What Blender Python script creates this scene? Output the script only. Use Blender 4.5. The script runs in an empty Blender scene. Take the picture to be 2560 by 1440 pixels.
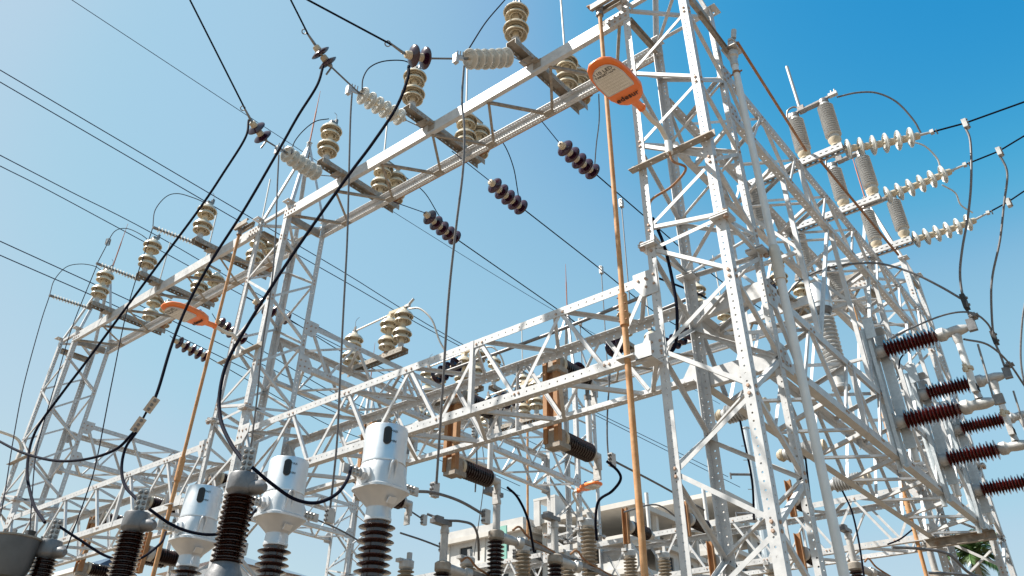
import bpy, math, random
import numpy as np
from mathutils import Matrix, Vector
random.seed(7)
R_ = math.radians
scene = bpy.context.scene
COL = scene.collection

# ------------------------------------------------------------------ camera
# world axes follow the switchyard: Y along the front gantry (left, receding), X along the cross bays (right, receding)
FOC, PITCH, ROLL, YAW, PCX, PCY = 2001.103, R_(35.42574), R_(-.732668), R_(50.127594), 1280., 551.28
EYE = np.array([0., 0., 1.6])
def _axes():
    cp, sp = math.cos(PITCH), math.sin(PITCH)
    fw = np.array([0, cp, sp]); dn = np.array([0, sp, -cp]); rt = np.array([1., 0, 0])
    r2 = math.cos(ROLL)*rt + math.sin(ROLL)*dn; d2 = -math.sin(ROLL)*rt + math.cos(ROLL)*dn
    c, s = math.cos(YAW), math.sin(YAW); M = np.array([[c, s, 0], [-s, c, 0], [0, 0, 1]])
    return M@r2, M@d2, M@fw
RX, DN, FW = _axes()
cam = bpy.data.cameras.new('camera'); camo = bpy.data.objects.new('camera', cam); COL.objects.link(camo)
camo.matrix_world = Matrix(((RX[0], -DN[0], -FW[0], EYE[0]), (RX[1], -DN[1], -FW[1], EYE[1]), (RX[2], -DN[2], -FW[2], EYE[2]), (0, 0, 0, 1)))
cam.sensor_width = 36; cam.lens = FOC/2560*36; cam.shift_y = -(720-PCY)/2560; cam.clip_end = 4000; cam.clip_start = .05
scene.camera = camo
# survey helpers: a sight line met with a plane of the yard gives a point
def ray(x, y): return RX*(x-PCX)/FOC + DN*(y-PCY)/FOC + FW
def atZ(x, y, z): d = ray(x, y); return EYE + d*(z-EYE[2])/d[2]
def atX(x, y, X): d = ray(x, y); return EYE + d*X/d[0]
def atY(x, y, Y): d = ray(x, y); return EYE + d*Y/d[1]
def atD(x, y, D): return EYE + ray(x, y)*D
def zv(x, y, X, Y): d = ray(x, y); t = (d[0]*X+d[1]*Y)/(d[0]**2+d[1]**2); return EYE[2]+d[2]*t

# ------------------------------------------------------------------ light
SUN_EL, SUN_AZ = R_(53), R_(-88)      # azimuth from the view heading, clockwise positive (sun behind left shoulder)
hd = math.atan2(FW[0], FW[1])          # heading from +Y towards +X
az = hd + SUN_AZ
sdir = Vector((math.sin(az)*math.cos(SUN_EL), math.cos(az)*math.cos(SUN_EL), math.sin(SUN_EL)))
world = bpy.data.worlds.new('World'); scene.world = world; world.use_nodes = True
nt = world.node_tree; bg = nt.nodes['Background']
sky = nt.nodes.new('ShaderNodeTexSky'); sky.sky_type = 'NISHITA'; sky.sun_disc = False
sky.sun_elevation = SUN_EL; sky.sun_rotation = az; sky.air_density = 1.0; sky.dust_density = .75; sky.ozone_density = 1.2
SKY_ST, EXPO = .112, 1.1
# one film-like colour curve over the whole sky (deep cyan-blue, soft highlights)
sc1 = nt.nodes.new('ShaderNodeVectorMath'); sc1.operation = 'SCALE'; sc1.inputs['Scale'].default_value = SKY_ST*2**EXPO
crv = nt.nodes.new('ShaderNodeRGBCurve'); mp_ = crv.mapping; mp_.use_clip = False; mp_.extend = 'HORIZONTAL'
for ci, pts in ((0, ((.0, .0), (.19, .010), (.235, .05), (.295, .27), (.37, .355), (.46, .39), (.55, .47), (1., .60))),
                (1, ((.0, .0), (.33, .27), (.42, .44), (.50, .56), (.66, .63), (.85, .67), (1., .72))),
                (2, ((.0, .0), (.62, .62), (.80, .73), (1., .80)))):
    c = mp_.curves[ci]
    c.points[0].location = pts[0]; c.points[1].location = pts[-1]
    for q in pts[1:-1]: c.points.new(*q)
mp_.update()
sc2 = nt.nodes.new('ShaderNodeVectorMath'); sc2.operation = 'SCALE'; sc2.inputs['Scale'].default_value = 1/(SKY_ST*2**EXPO)
nt.links.new(sky.outputs[0], sc1.inputs[0]); nt.links.new(sc1.outputs[0], crv.inputs['Color']); nt.links.new(crv.outputs[0], sc2.inputs[0])
nt.links.new(sc2.outputs[0], bg.inputs[0]); bg.inputs[1].default_value = SKY_ST
sl = bpy.data.lights.new('sun', 'SUN'); sl.energy = 5.0; sl.angle = R_(.53); sl.color = (1., .95, .87)
so = bpy.data.objects.new('sun', sl); COL.objects.link(so); so.rotation_euler = sdir.to_track_quat('Z', 'Y').to_euler()
scene.view_settings.view_transform = 'Standard'; scene.view_settings.look = 'None'
scene.view_settings.exposure = EXPO; scene.view_settings.gamma = 1

# ------------------------------------------------------------------ materials
MATS = {}
def mat(name, col, rough=.5, metal=0., col2=None, nscale=8., bump=0., rust=0., spec=.5, coat=0., rustcol=(.30, .15, .07), streak=0., trans=0.):
    m = bpy.data.materials.new(name); m.use_nodes = True; n = m.node_tree.nodes; l = m.node_tree.links
    b = n['Principled BSDF']; b.inputs['Roughness'].default_value = rough; b.inputs['Metallic'].default_value = metal
    b.inputs['Specular IOR Level'].default_value = spec; b.inputs['Coat Weight'].default_value = coat; b.inputs['Coat Roughness'].default_value = .08
    tc = n.new('ShaderNodeTexCoord'); out = None
    if col2 is not None:
        nz = n.new('ShaderNodeTexNoise'); nz.inputs['Scale'].default_value = nscale; nz.inputs['Detail'].default_value = 6; nz.inputs['Roughness'].default_value = .65
        l.new(tc.outputs['Object'], nz.inputs['Vector'])
        r = n.new('ShaderNodeValToRGB'); r.color_ramp.elements[0].position = .33; r.color_ramp.elements[1].position = .68
        r.color_ramp.elements[0].color = (*col, 1); r.color_ramp.elements[1].color = (*col2, 1)
        l.new(nz.outputs['Fac'], r.inputs['Fac']); out = r.outputs['Color']
        mr = n.new('ShaderNodeMapRange'); mr.inputs['To Min'].default_value = max(.03, rough-.1); mr.inputs['To Max'].default_value = min(1, rough+.12)
        l.new(nz.outputs['Fac'], mr.inputs['Value']); l.new(mr.outputs['Result'], b.inputs['Roughness'])
    if rust > 0:
        mp = n.new('ShaderNodeMapping'); mp.inputs['Scale'].default_value = (1, 1, .22 if streak else 1)
        l.new(tc.outputs['Object'], mp.inputs['Vector'])
        n2 = n.new('ShaderNodeTexNoise'); n2.inputs['Scale'].default_value = 5.5; n2.inputs['Detail'].default_value = 9; n2.inputs['Roughness'].default_value = .72
        l.new(mp.outputs['Vector'], n2.inputs['Vector'])
        r2 = n.new('ShaderNodeValToRGB'); r2.color_ramp.elements[0].position = .72-rust; r2.color_ramp.elements[1].position = .88-rust*.8
        r2.color_ramp.elements[0].color = (0, 0, 0, 1); r2.color_ramp.elements[1].color = (1, 1, 1, 1)
        l.new(n2.outputs['Fac'], r2.inputs['Fac'])
        mx = n.new('ShaderNodeMix'); mx.data_type = 'RGBA'; l.new(r2.outputs['Color'], mx.inputs['Factor'])
        if out is not None: l.new(out, mx.inputs['A'])
        else: mx.inputs['A'].default_value = (*col, 1)
        mx.inputs['B'].default_value = (*rustcol, 1); out = mx.outputs['Result']
    if out is not None: l.new(out, b.inputs['Base Color'])
    else: b.inputs['Base Color'].default_value = (*col, 1)
    if bump > 0:
        nb = n.new('ShaderNodeTexNoise'); nb.inputs['Scale'].default_value = nscale*3; nb.inputs['Detail'].default_value = 4
        l.new(tc.outputs['Object'], nb.inputs['Vector'])
        bp = n.new('ShaderNodeBump'); bp.inputs['Strength'].default_value = bump; bp.inputs['Distance'].default_value = .01
        l.new(nb.outputs['Fac'], bp.inputs['Height']); l.new(bp.outputs['Normal'], b.inputs['Normal'])
    if trans: b.inputs['Transmission Weight'].default_value = trans
    MATS[name] = m; return m
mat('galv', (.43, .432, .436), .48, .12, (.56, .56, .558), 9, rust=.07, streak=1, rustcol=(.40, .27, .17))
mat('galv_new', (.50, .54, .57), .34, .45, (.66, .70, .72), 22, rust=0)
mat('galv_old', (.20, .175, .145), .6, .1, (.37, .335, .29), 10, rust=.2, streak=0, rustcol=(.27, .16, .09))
mat('bolt', (.34, .21, .14), .6, .2, (.46, .36, .30), 40)
mat('rust_pipe', (.38, .165, .05), .7, 0, (.50, .29, .14), 7, rust=.16, streak=1, rustcol=(.28, .12, .05), bump=.3)
mat('rust_dark', (.22, .10, .05), .75, .1, (.36, .19, .09), 12, bump=.3)
mat('rust_post', (.27, .12, .045), .7, .05, (.40, .22, .10), 5, rust=.14, streak=1, rustcol=(.20, .09, .04), bump=.2)
mat('cream', (.54, .47, .35), .3, 0, (.60, .54, .42), 3, rust=.02, rustcol=(.36, .24, .12), coat=.35)
mat('porcelain', (.50, .505, .48), .2, 0, (.56, .56, .53), 3, coat=.5)
mat('greyglaze', (.40, .40, .395), .25, 0, (.46, .46, .45), 3, coat=.35)
mat('purple', (.022, .007, .018), .13, 0, (.04, .012, .026), 6, coat=.25)
mat('redbrown', (.075, .009, .008), .12, 0, (.10, .013, .010), 6, coat=.6)
mat('brown', (.013, .006, .006), .12, 0, (.022, .010, .009), 5, coat=.25)
mat('brown_gloss', (.026, .011, .009), .1, 0, (.04, .017, .013), 5, coat=.6)
mat('cement', (.46, .38, .27), .7, 0, (.56, .48, .36), 20)
mat('fitting', (.16, .15, .15), .45, .6, (.27, .25, .23), 25, rust=.05)
mat('castalu', (.40, .39, .38), .5, .35, (.52, .51, .49), 14, bump=.15)
mat('castgrey', (.12, .12, .125), .45, .35, (.20, .20, .205), 10, bump=.15)
mat('alu', (.66, .67, .685), .36, .7, (.74, .75, .76), 3)
mat('paintalu', (.55, .56, .575), .34, .35, (.62, .63, .64), 5)
mat('cable_black', (.006, .007, .016), .8, 0, spec=.06)
mat('cable_grey', (.10, .10, .11), .5, .3, (.18, .175, .175), 30)
mat('cable_light', (.50, .47, .43), .5, .4, (.60, .57, .53), 30)
mat('wire', (.010, .018, .06), .6, 0, spec=.2)
mat('orange', (.78, .17, .022), .38, 0, (.82, .20, .035), 4, coat=.15)
mat('lens', (.62, .57, .50), .25, 0, (.70, .66, .60), 40, coat=.4)
mat('led', (.52, .48, .42), .3)
mat('print_black', (.015, .013, .012), .6)
mat('blue_cap', (.02, .20, .48), .4); mat('blue_glass', (.012, .03, .07), .25)
mat('pipe_white', (.60, .60, .59), .45, .1, (.70, .69, .67), 5, rust=.08, streak=1, rustcol=(.42, .25, .13))
mat('pipe_beige', (.52, .47, .40), .5, 0, (.60, .55, .48), 6)
mat('copper_red', (.30, .10, .06), .6, .2, (.40, .16, .10), 12)
mat('tank', (.085, .09, .095), .4, .1, (.12, .125, .13), 4, bump=.1)
mat('glass_dark', (.02, .022, .025), .3, 0, spec=.3)
mat('rubber', (.02, .02, .02), .6)

# ------------------------------------------------------------------ geometry helpers
def nrm(v): v = np.asarray(v, float); return v/np.linalg.norm(v)
def merge(gs):
    V = []; F = []
    for v, f in gs:
        o = len(V); V.extend([tuple(p) for p in v]); F.extend([tuple(i+o for i in q) for q in f])
    return V, F
def boxg(o, a, b, c):
    o = np.asarray(o, float); a, b, c = map(lambda q: np.asarray(q, float), (a, b, c))
    v = [o, o+a, o+a+b, o+b, o+c, o+a+c, o+a+b+c, o+b+c]
    if np.dot(np.cross(a, b), c) < 0: f = [(0, 1, 2, 3), (4, 7, 6, 5), (0, 4, 5, 1), (1, 5, 6, 2), (2, 6, 7, 3), (3, 7, 4, 0)]
    else: f = [(3, 2, 1, 0), (5, 6, 7, 4), (1, 5, 4, 0), (2, 6, 5, 1), (3, 7, 6, 2), (0, 4, 7, 3)]
    return v, f
def cbox(c, sx, sy, sz): return boxg((c[0]-sx/2, c[1]-sy/2, c[2]-sz/2), (sx, 0, 0), (0, sy, 0), (0, 0, sz))
def plate(o, ax, L, w, W, n, t, holes=None, r=.009, ns=6, slot=0., wc=.5):
    o = np.asarray(o, float); ax = nrm(ax); w = np.asarray(w, float); n = np.asarray(n, float)
    if not holes: return boxg(o, ax*L, w*W, n*t)
    hs = sorted(h for h in holes if r+slot+.004 < h < L-r-slot-.004)
    if not hs: return boxg(o, ax*L, w*W, n*t)
    V = []; F = []
    bd = [0.]+[(hs[i]+hs[i+1])/2 for i in range(len(hs)-1)]+[L]
    flip = np.dot(np.cross(ax, w), n) < 0
    def add(s, q, d): V.append(tuple(o+ax*s+w*q+n*d)); return len(V)-1
    angs = [2*math.pi*(i+.5)/ns for i in range(ns)]
    for i, h in enumerate(hs):
        a, b = bd[i], bd[i+1]
        for d, inv in ((0, 0), (t, 1)):
            c4 = [add(b, W, d), add(a, W, d), add(a, 0, d), add(b, 0, d)]   # corners by quadrant (angles 45,135,225,315)
            hp = [add(h+r*math.cos(q)+(slot if math.cos(q) > 0 else -slot), W*wc+r*math.sin(q), d) for q in angs]
            quad = [int((q % (2*math.pi))//(math.pi/2)) for q in angs]
            fs = []
            for k in range(ns):
                k2 = (k+1) % ns
                if quad[k] == quad[k2]: fs.append((hp[k], c4[quad[k]], hp[k2]))
                else: fs.append((hp[k], c4[quad[k]], c4[quad[k2]], hp[k2]))
            for f in fs: F.append(f if inv ^ flip ^ 1 else f[::-1])
            if d == 0: h0 = hp
            else:
                for k in range(ns):
                    k2 = (k+1) % ns; f = (h0[k], h0[k2], hp[k2], hp[k]); F.append(f if not flip else f[::-1])
    e = [add(0, 0, 0), add(L, 0, 0), add(L, W, 0), add(0, W, 0), add(0, 0, t), add(L, 0, t), add(L, W, t), add(0, W, t)]
    sd = [(e[0], e[1], e[5], e[4]), (e[1], e[2], e[6], e[5]), (e[2], e[3], e[7], e[6]), (e[3], e[0], e[4], e[7])]
    F += sd if not flip else [f[::-1] for f in sd]
    return V, F
def rng(L, step, off=.04):
    n = int((L-2*off)/step); return [off+(L-2*off-n*step)/2+i*step for i in range(n+1)]
def ortho(ax, u):
    u = np.asarray(u, float); u = u-ax*np.dot(u, ax); return nrm(u)
def angle(p0, p1, u, v, a=.05, b=None, t=.005, hu=None, hv=None, r=.009, ns=6, slot=0.):
    """L section; corner runs p0-p1, flange of width a along u, flange of width b along v"""
    p0 = np.asarray(p0, float); p1 = np.asarray(p1, float); L = np.linalg.norm(p1-p0); ax = (p1-p0)/L
    u = ortho(ax, u); v = np.asarray(v, float); v = v-ax*np.dot(v, ax)-u*np.dot(v, u); v = nrm(v); b = b or a
    return merge([plate(p0, ax, L, u, a, v, t, hu, r, ns, slot), plate(p0+v*t, ax, L, v, b-t, u, t, hv, r, ns, slot)])
def channel(p0, p1, h, f, H=.2, W=.075, t=.007, hw=None, hf=None, r=.008, ns=6, slot=0.):
    """C section; web of height H along h from p0, flanges of width W along f"""
    p0 = np.asarray(p0, float); p1 = np.asarray(p1, float); L = np.linalg.norm(p1-p0); ax = (p1-p0)/L
    h = ortho(ax, h); f = np.asarray(f, float); f = f-ax*np.dot(f, ax)-h*np.dot(f, h); f = nrm(f)
    return merge([plate(p0, ax, L, h, H, f, t, hw, r, ns, slot), plate(p0+f*t, ax, L, f, W-t, h, t, hf, r, ns, slot),
                  plate(p0+f*t+h*(H-t), ax, L, f, W-t, h, t, hf, r, ns, slot)])
def frame(ax):
    ax = nrm(ax); u = np.cross(ax, (0, 0, 1)) if abs(ax[2]) < .95 else np.cross(ax, (0, 1, 0)); u = nrm(u); return ax, u, np.cross(ax, u)
def lathe(prof, p0=(0, 0, 0), ax=(0, 0, 1), n=20, cap0=True, cap1=True):
    ax, u, v = frame(ax); p0 = np.asarray(p0, float); V = []; F = []; k = len(prof)
    cs = [(math.cos(2*math.pi*i/n), math.sin(2*math.pi*i/n)) for i in range(n)]
    for (r, z) in prof:
        for c, s in cs: V.append(tuple(p0+ax*z+(u*c+v*s)*max(r, 1e-4)))
    for j in range(k-1):
        for i in range(n):
            i2 = (i+1) % n; F.append((j*n+i, j*n+i2, (j+1)*n+i2, (j+1)*n+i))
    if cap0: F.append(tuple(range(n-1, -1, -1)))
    if cap1: F.append(tuple((k-1)*n+i for i in range(n)))
    return V, F
def rod(a, b, r, n=8, r2=None):
    a = np.asarray(a, float); b = np.asarray(b, float); L = np.linalg.norm(b-a)
    return lathe([(r, 0), (r2 or r, L)], a, b-a, n)
def spline(pts, per=8):
    P = [np.asarray(p, float) for p in pts]
    if len(P) < 3: return P
    P = [2*P[0]-P[1]]+P+[2*P[-1]-P[-2]]; out = []
    for i in range(1, len(P)-2):
        a, b, c, d = P[i-1:i+3]
        for k in range(per):
            t = k/per; out.append(.5*((2*b)+(c-a)*t+(2*a-5*b+4*c-d)*t*t+(3*b-a-3*c+d)*t**3))
    out.append(P[-2]); return out
def tube(path, r, n=7):
    P = [np.asarray(p, float) for p in path]; V = []; F = []; u = None
    for i, p in enumerate(P):
        t = nrm(P[min(i+1, len(P)-1)]-P[max(i-1, 0)])
        if u is None: u = frame(t)[1]
        u = nrm(u-t*np.dot(u, t)); v = np.cross(t, u)
        for k in range(n):
            a = 2*math.pi*k/n; V.append(tuple(p+(u*math.cos(a)+v*math.sin(a))*r))
    for i in range(len(P)-1):
        for k in range(n):
            k2 = (k+1) % n; F.append((i*n+k, i*n+k2, (i+1)*n+k2, (i+1)*n+k))
    F.append(tuple(range(n-1, -1, -1))); F.append(tuple((len(P)-1)*n+k for k in range(n)))
    return V, F
def boltg(p, n, r=.018, h=.013):
    return lathe([(r, 0), (r, h*.6), (r*.72, h)], p, n, 6, cap0=False)
def flat(p0, p1, w, W, n, t=.006):
    p0 = np.asarray(p0, float); p1 = np.asarray(p1, float); ax = nrm(p1-p0); w = ortho(ax, w); n = np.asarray(n, float); n = nrm(n-ax*np.dot(n, ax)-w*np.dot(n, w))
    return boxg(p0-w*W/2, p1-p0, w*W, n*t)
def poly_prism(pts, n, t):
    """flat polygon (world points) extruded by n*t"""
    k = len(pts); n = np.asarray(n, float); V = [tuple(np.asarray(p, float)) for p in pts]+[tuple(np.asarray(p, float)+n*t) for p in pts]
    F = [tuple(range(k-1, -1, -1)), tuple(range(k, 2*k))]+[(i, (i+1) % k, k+(i+1) % k, k+i) for i in range(k)]
    return V, F

# ------------------------------------------------------------------ things and parts
WM = {}
def new_mesh(name, geom, m, smooth=False):
    me = bpy.data.meshes.new(name); me.from_pydata([tuple(map(float, p)) for p in geom[0]], [], geom[1]); me.materials.append(MATS[m] if isinstance(m, str) else m)
    if smooth:
        me.polygons.foreach_set('use_smooth', [True]*len(me.polygons))
        try: me.set_sharp_from_angle(angle=R_(38))
        except Exception: pass
    me.update(); return me
def props(o, label=None, cat=None, group=None, kind=None):
    if label: o['label'] = label
    if cat: o['category'] = cat
    if group: o['group'] = group
    if kind: o['kind'] = kind
def place(o, wm, parent=None):
    COL.objects.link(o); WM[o.name] = wm
    if parent is not None: o.parent = parent; o.matrix_basis = WM[parent.name].inverted() @ wm
    else: o.matrix_basis = wm
    return o
class Thing:
    def __init__(s, name, label, cat, org=(0, 0, 0), group=None):
        s.org = np.asarray(org, float); s.root = bpy.data.objects.new(name, None); s.root.empty_display_size = .2
        props(s.root, label, cat, group); s.wm = Matrix.Translation(Vector(s.org)); place(s.root, s.wm)
    def part(s, name, geom, m, smooth=False, parent=None, kind=None, label=None):
        V = [tuple(np.asarray(p)-s.org) for p in geom[0]]
        o = bpy.data.objects.new(name, new_mesh(name, (V, geom[1]), m, smooth)); props(o, label, None, None, kind)
        return place(o, s.wm, parent or s.root)
    def inst(s, name, me, wm, parent=None, label=None):
        o = bpy.data.objects.new(name, me); props(o, label); return place(o, wm, parent or s.root)
def solo(name, label, cat, geom, m, smooth=False, group=None, kind=None, org=None):
    c = np.asarray(org, float) if org is not None else np.asarray(geom[0][0], float)
    V = [tuple(np.asarray(p)-c) for p in geom[0]]
    o = bpy.data.objects.new(name, new_mesh(name, (V, geom[1]), m, smooth)); props(o, label, cat, group, kind)
    return place(o, Matrix.Translation(Vector(c)))
def orient(p, ax, up=(0, 0, 1)):
    """matrix whose local z runs along ax, at p"""
    ax, u, v = frame(ax); return Matrix(((u[0], v[0], ax[0], p[0]), (u[1], v[1], ax[1], p[1]), (u[2], v[2], ax[2], p[2]), (0, 0, 0, 1)))
EX, EY, EZ = np.eye(3)
# ------------------------------------------------------------------ ground
def ground():
    m = bpy.data.materials.new('gravel'); m.use_nodes = True; n = m.node_tree.nodes; l = m.node_tree.links; b = n['Principled BSDF']; b.inputs['Roughness'].default_value = .95
    tc = n.new('ShaderNodeTexCoord'); vo = n.new('ShaderNodeTexVoronoi'); vo.inputs['Scale'].default_value = 28; l.new(tc.outputs['Object'], vo.inputs['Vector'])
    r = n.new('ShaderNodeValToRGB'); r.color_ramp.elements[0].color = (.14, .105, .07, 1); r.color_ramp.elements[1].color = (.25, .19, .13, 1); l.new(vo.outputs['Color'], r.inputs['Fac'])
    l.new(r.outputs['Color'], b.inputs['Base Color'])
    bp = n.new('ShaderNodeBump'); bp.inputs['Distance'].default_value = .03; l.new(vo.outputs['Distance'], bp.inputs['Height']); l.new(bp.outputs['Normal'], b.inputs['Normal'])
    MATS['gravel'] = m
    solo('ground', None, None, ([(-900, -900, 0), (900, -900, 0), (900, 900, 0), (-900, 900, 0)], [(0, 1, 2, 3)]), 'gravel', kind='structure', org=(0, 0, 0))
ground()

# ------------------------------------------------------------------ lattice towers
XA, XB = 6.43, 7.30                     # front row, front and rear faces
XC, XD = 15.30, 16.15                   # back row
YT = ((2.57, 3.48), (10.67, 11.60), (18.60, 19.50))
N1 = [9.58, 8.36, 7.15, 6.40, 5.72, 4.51, 3.34, 2.15, .95]       # brace nodes on the near-right and far-left legs
N2 = [9.00, 7.80, 6.60, 6.34, 5.14, 3.93, 2.75, 1.55]            # brace nodes on the other two legs
def tower(label, X, Y, detail=2, ztop=10.32, top_z=12.27):
    x0, x1 = X; y0, y1 = Y; cx, cy = (x0+x1)/2, (y0+y1)/2
    T = Thing('lattice_tower', label, 'steel tower', (cx, cy, 0), 'lattice towers of the switchyard')
    bolts = []
    legs = {'B': (x0, y0, EX, EY), 'A': (x0, y1, EX, -EY), 'D': (x1, y0, -EX, EY), 'C': (x1, y1, -EX, -EY)}
    zh = 3.0
    for k, (x, y, u, v) in legs.items():
        L = ztop-zh; hs = rng(L, .074) if detail else None
        T.part('leg', merge([angle((x, y, zh), (x, y, ztop), u, v, .10, .10, .008, hs, [h+.037 for h in hs] if hs else None, r=.0105, ns=6 if detail > 1 else 4),
                             angle((x, y, 0), (x, y, zh), u, v, .10, .10, .008)]), 'galv')
        ux, uy = (x-cx), (y-cy)
        T.part('splice_plate', cbox((x+(.03 if ux > 0 else -.03)*0+(-.0 if ux > 0 else 0)+u[0]*.03-.0, y+v[1]*.03, 6.36), .2, .2, .014), 'galv')
        T.part('splice_plate', cbox((x+u[0]*.03, y+v[1]*.03, 6.385), .2, .2, .014), 'galv')
        for sx, sy in ((-1, -1),):
            bolts.append(lathe([(.03, 0), (.03, .03), (.02, .035)], (x-u[0]*.035, y-v[1]*.035, 6.392), EZ, 6, cap0=False))
            bolts.append(lathe([(.03, 0), (.03, .03)], (x-u[0]*.035, y-v[1]*.035, 6.353), -EZ, 6, cap0=False))
        T.part('top_plate', plate((x-u[0]*.10, y-v[1]*.08, ztop), u, .2, v, .18, EZ, .012, [.06], r=.02, ns=8), 'galv')
        nodes = N1 if k in 'BC' else N2
        for z in nodes:
            for dz in (-.036, .036):
                if z > 2.5:
                    bolts.append(boltg((x, y+v[1]*.05, z+dz), -u)); bolts.append(boltg((x+u[0]*.05, y, z+dz), -v))
    def face(l1, n1, l2, n2, out):
        xa, ya, ua, va = legs[l1]; xb, yb, ub, vb = legs[l2]; inn = -np.asarray(out, float); off = inn*.0085
        ev = sorted([(z, 0) for z in n1]+[(z, 1) for z in n2], reverse=True)
        for (za, sa), (zb, sb) in zip(ev[:-1], ev[1:]):
            pa = np.array([xa, ya, za]) if sa == 0 else np.array([xb, yb, za]); pb = np.array([xa, ya, zb]) if sb == 0 else np.array([xb, yb, zb])
            if sa == sb: continue
            mid = nrm(pb-pa); pa = pa+mid*.03+off; pb = pb-mid*.03+off
            T.part('brace', angle(pa, pb, np.cross(mid, inn), inn, .042, .042, .005), 'galv')
    face('B', N1, 'A', N2, -EX); face('B', N1, 'D', N2, -EY); face('C', N1, 'A', N2, EY); face('C', N1, 'D', N2, EX)
    # horizontal frames: under the top beam and at the mid splice
    for z, H in ((9.98, .13),):
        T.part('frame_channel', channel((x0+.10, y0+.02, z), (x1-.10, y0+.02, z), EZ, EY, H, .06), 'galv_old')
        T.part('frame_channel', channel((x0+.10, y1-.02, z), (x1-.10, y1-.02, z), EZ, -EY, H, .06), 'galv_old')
    T.part('plan_brace', angle((x0+.06, y0+.08, 10.14), (x1-.06, y1-.08, 10.14), EZ, EY, .045), 'galv')
    T.part('plan_brace', angle((x0+.06, y1-.08, 10.195), (x1-.06, y0+.08, 10.195), EZ, EY, .045), 'galv')
    T.part('plan_brace', angle((x0+.09, y0+.09, 6.44), (x1-.09, y1-.09, 6.44), EZ, EY, .045), 'galv')
    T.part('head_strut', angle((x0+.03, y0+.1, 10.24), (x0+.03, y1-.1, 10.24), EZ, EX, .06), 'galv')
    T.part('head_strut', angle((x1-.03, y0+.1, 10.24), (x1-.03, y1-.1, 10.24), EZ, -EX, .06), 'galv')
    # peak
    for k, (x, y, u, v) in legs.items():
        T.part('peak_leg', angle((x+u[0]*.03, y+v[1]*.03, ztop+.014), (cx-u[0]*.02, cy-v[1]*.02, top_z-.02), u, v, .06, .06, .005), 'galv')
    T.part('peak_plate', merge([cbox((cx, cy, top_z-.10), .10, .012, .24), cbox((cx, cy+.0, top_z-.10), .012, .10, .24), cbox((cx, cy, top_z+.03), .09, .09, .012)]), 'galv')
    T.part('lightning_rod', merge([rod((cx, cy, top_z), (cx, cy, top_z+.9), .016, 8), rod((cx, cy, top_z+.9), (cx, cy, top_z+1.5), .012, 8, .005)]), 'copper_red')
    if bolts: T.part('bolts', merge(bolts), 'bolt', kind='stuff')
    return T
towers = {}
lab = {1: 'tall galvanised lattice tower at right, nearest of all, beside the orange lamp lettered edesur',
       2: 'galvanised lattice tower in the left middle carrying the second orange lamp',
       3: 'galvanised lattice tower at the far left end of the front gantry',
       4: 'galvanised lattice tower at the right edge, behind the red-brown switch insulators',
       5: 'small distant lattice tower with red lightning rod in front of the concrete building',
       6: 'distant lattice tower low behind the silver transformers'}
for i in range(3): towers[i+1] = tower(lab[i+1], (XA, XB), YT[i], 2 if i == 0 else 1)
for i in range(3): towers[i+4] = tower(lab[i+4], (XC, XD), YT[i], 1)

# ------------------------------------------------------------------ upper ladder beams carrying the switches
def ladder(label, X, ya, yb, z=10.0, fine=True):
    x0, x1 = X; T = Thing('ladder_beam', label, 'steel beam', ((x0+x1)/2, (ya+yb)/2, z), 'upper ladder beams between towers')
    L = yb-ya
    T.part('front_chord', channel((x0-.008, ya-.10, z), (x0-.008, yb+.10, z), EZ, EX, .205, .075, .007, rng(L+.2, .073), None, r=.0075, ns=4), 'galv')
    T.part('rear_chord', channel((x1+.008, ya-.10, z), (x1+.008, yb+.10, z), EZ, -EX, .205, .085, .007, rng(L+.2, .073), rng(L+.2, .05, .05), r=.009, ns=4, slot=.0), 'galv')
    nodes = []; y = ya+.1; k = 0; step = (L-.2)/12
    for k in range(12):
        a = (x0+.03, ya+.1+k*step, z-.006) if k % 2 == 0 else (x1-.03, ya+.1+k*step, z-.006)
        b = (x1-.03, ya+.1+(k+1)*step, z-.006) if k % 2 == 0 else (x0+.03, ya+.1+(k+1)*step, z-.006)
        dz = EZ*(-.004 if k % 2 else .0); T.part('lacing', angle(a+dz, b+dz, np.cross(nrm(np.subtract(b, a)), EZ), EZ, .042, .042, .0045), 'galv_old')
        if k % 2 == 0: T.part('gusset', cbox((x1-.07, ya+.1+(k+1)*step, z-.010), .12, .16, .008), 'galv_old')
    b = []
    for e, s in ((ya, 1), (yb, -1)):
        for i in range(4):
            for zz in (.06, .15): b.append(boltg((x0-.008, e+s*(-.05+.085*i), z+zz), -EX))
        for i in range(3): b.append(boltg((x1-.001, e+s*(.02+.085*i), z+.1), -EX))
    T.part('bolts', merge(b), 'bolt', kind='stuff')
    return T
ladder('white upper gantry beam between the near tower and the middle tower', (XA, XB), YT[0][1], YT[1][0])
ladder('upper gantry beam between the middle tower and the far left tower', (XA, XB), YT[1][1], YT[2][0])
ladder('distant upper beam seen through the nearest tower', (XC, XD), YT[0][1], YT[1][0])

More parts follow.
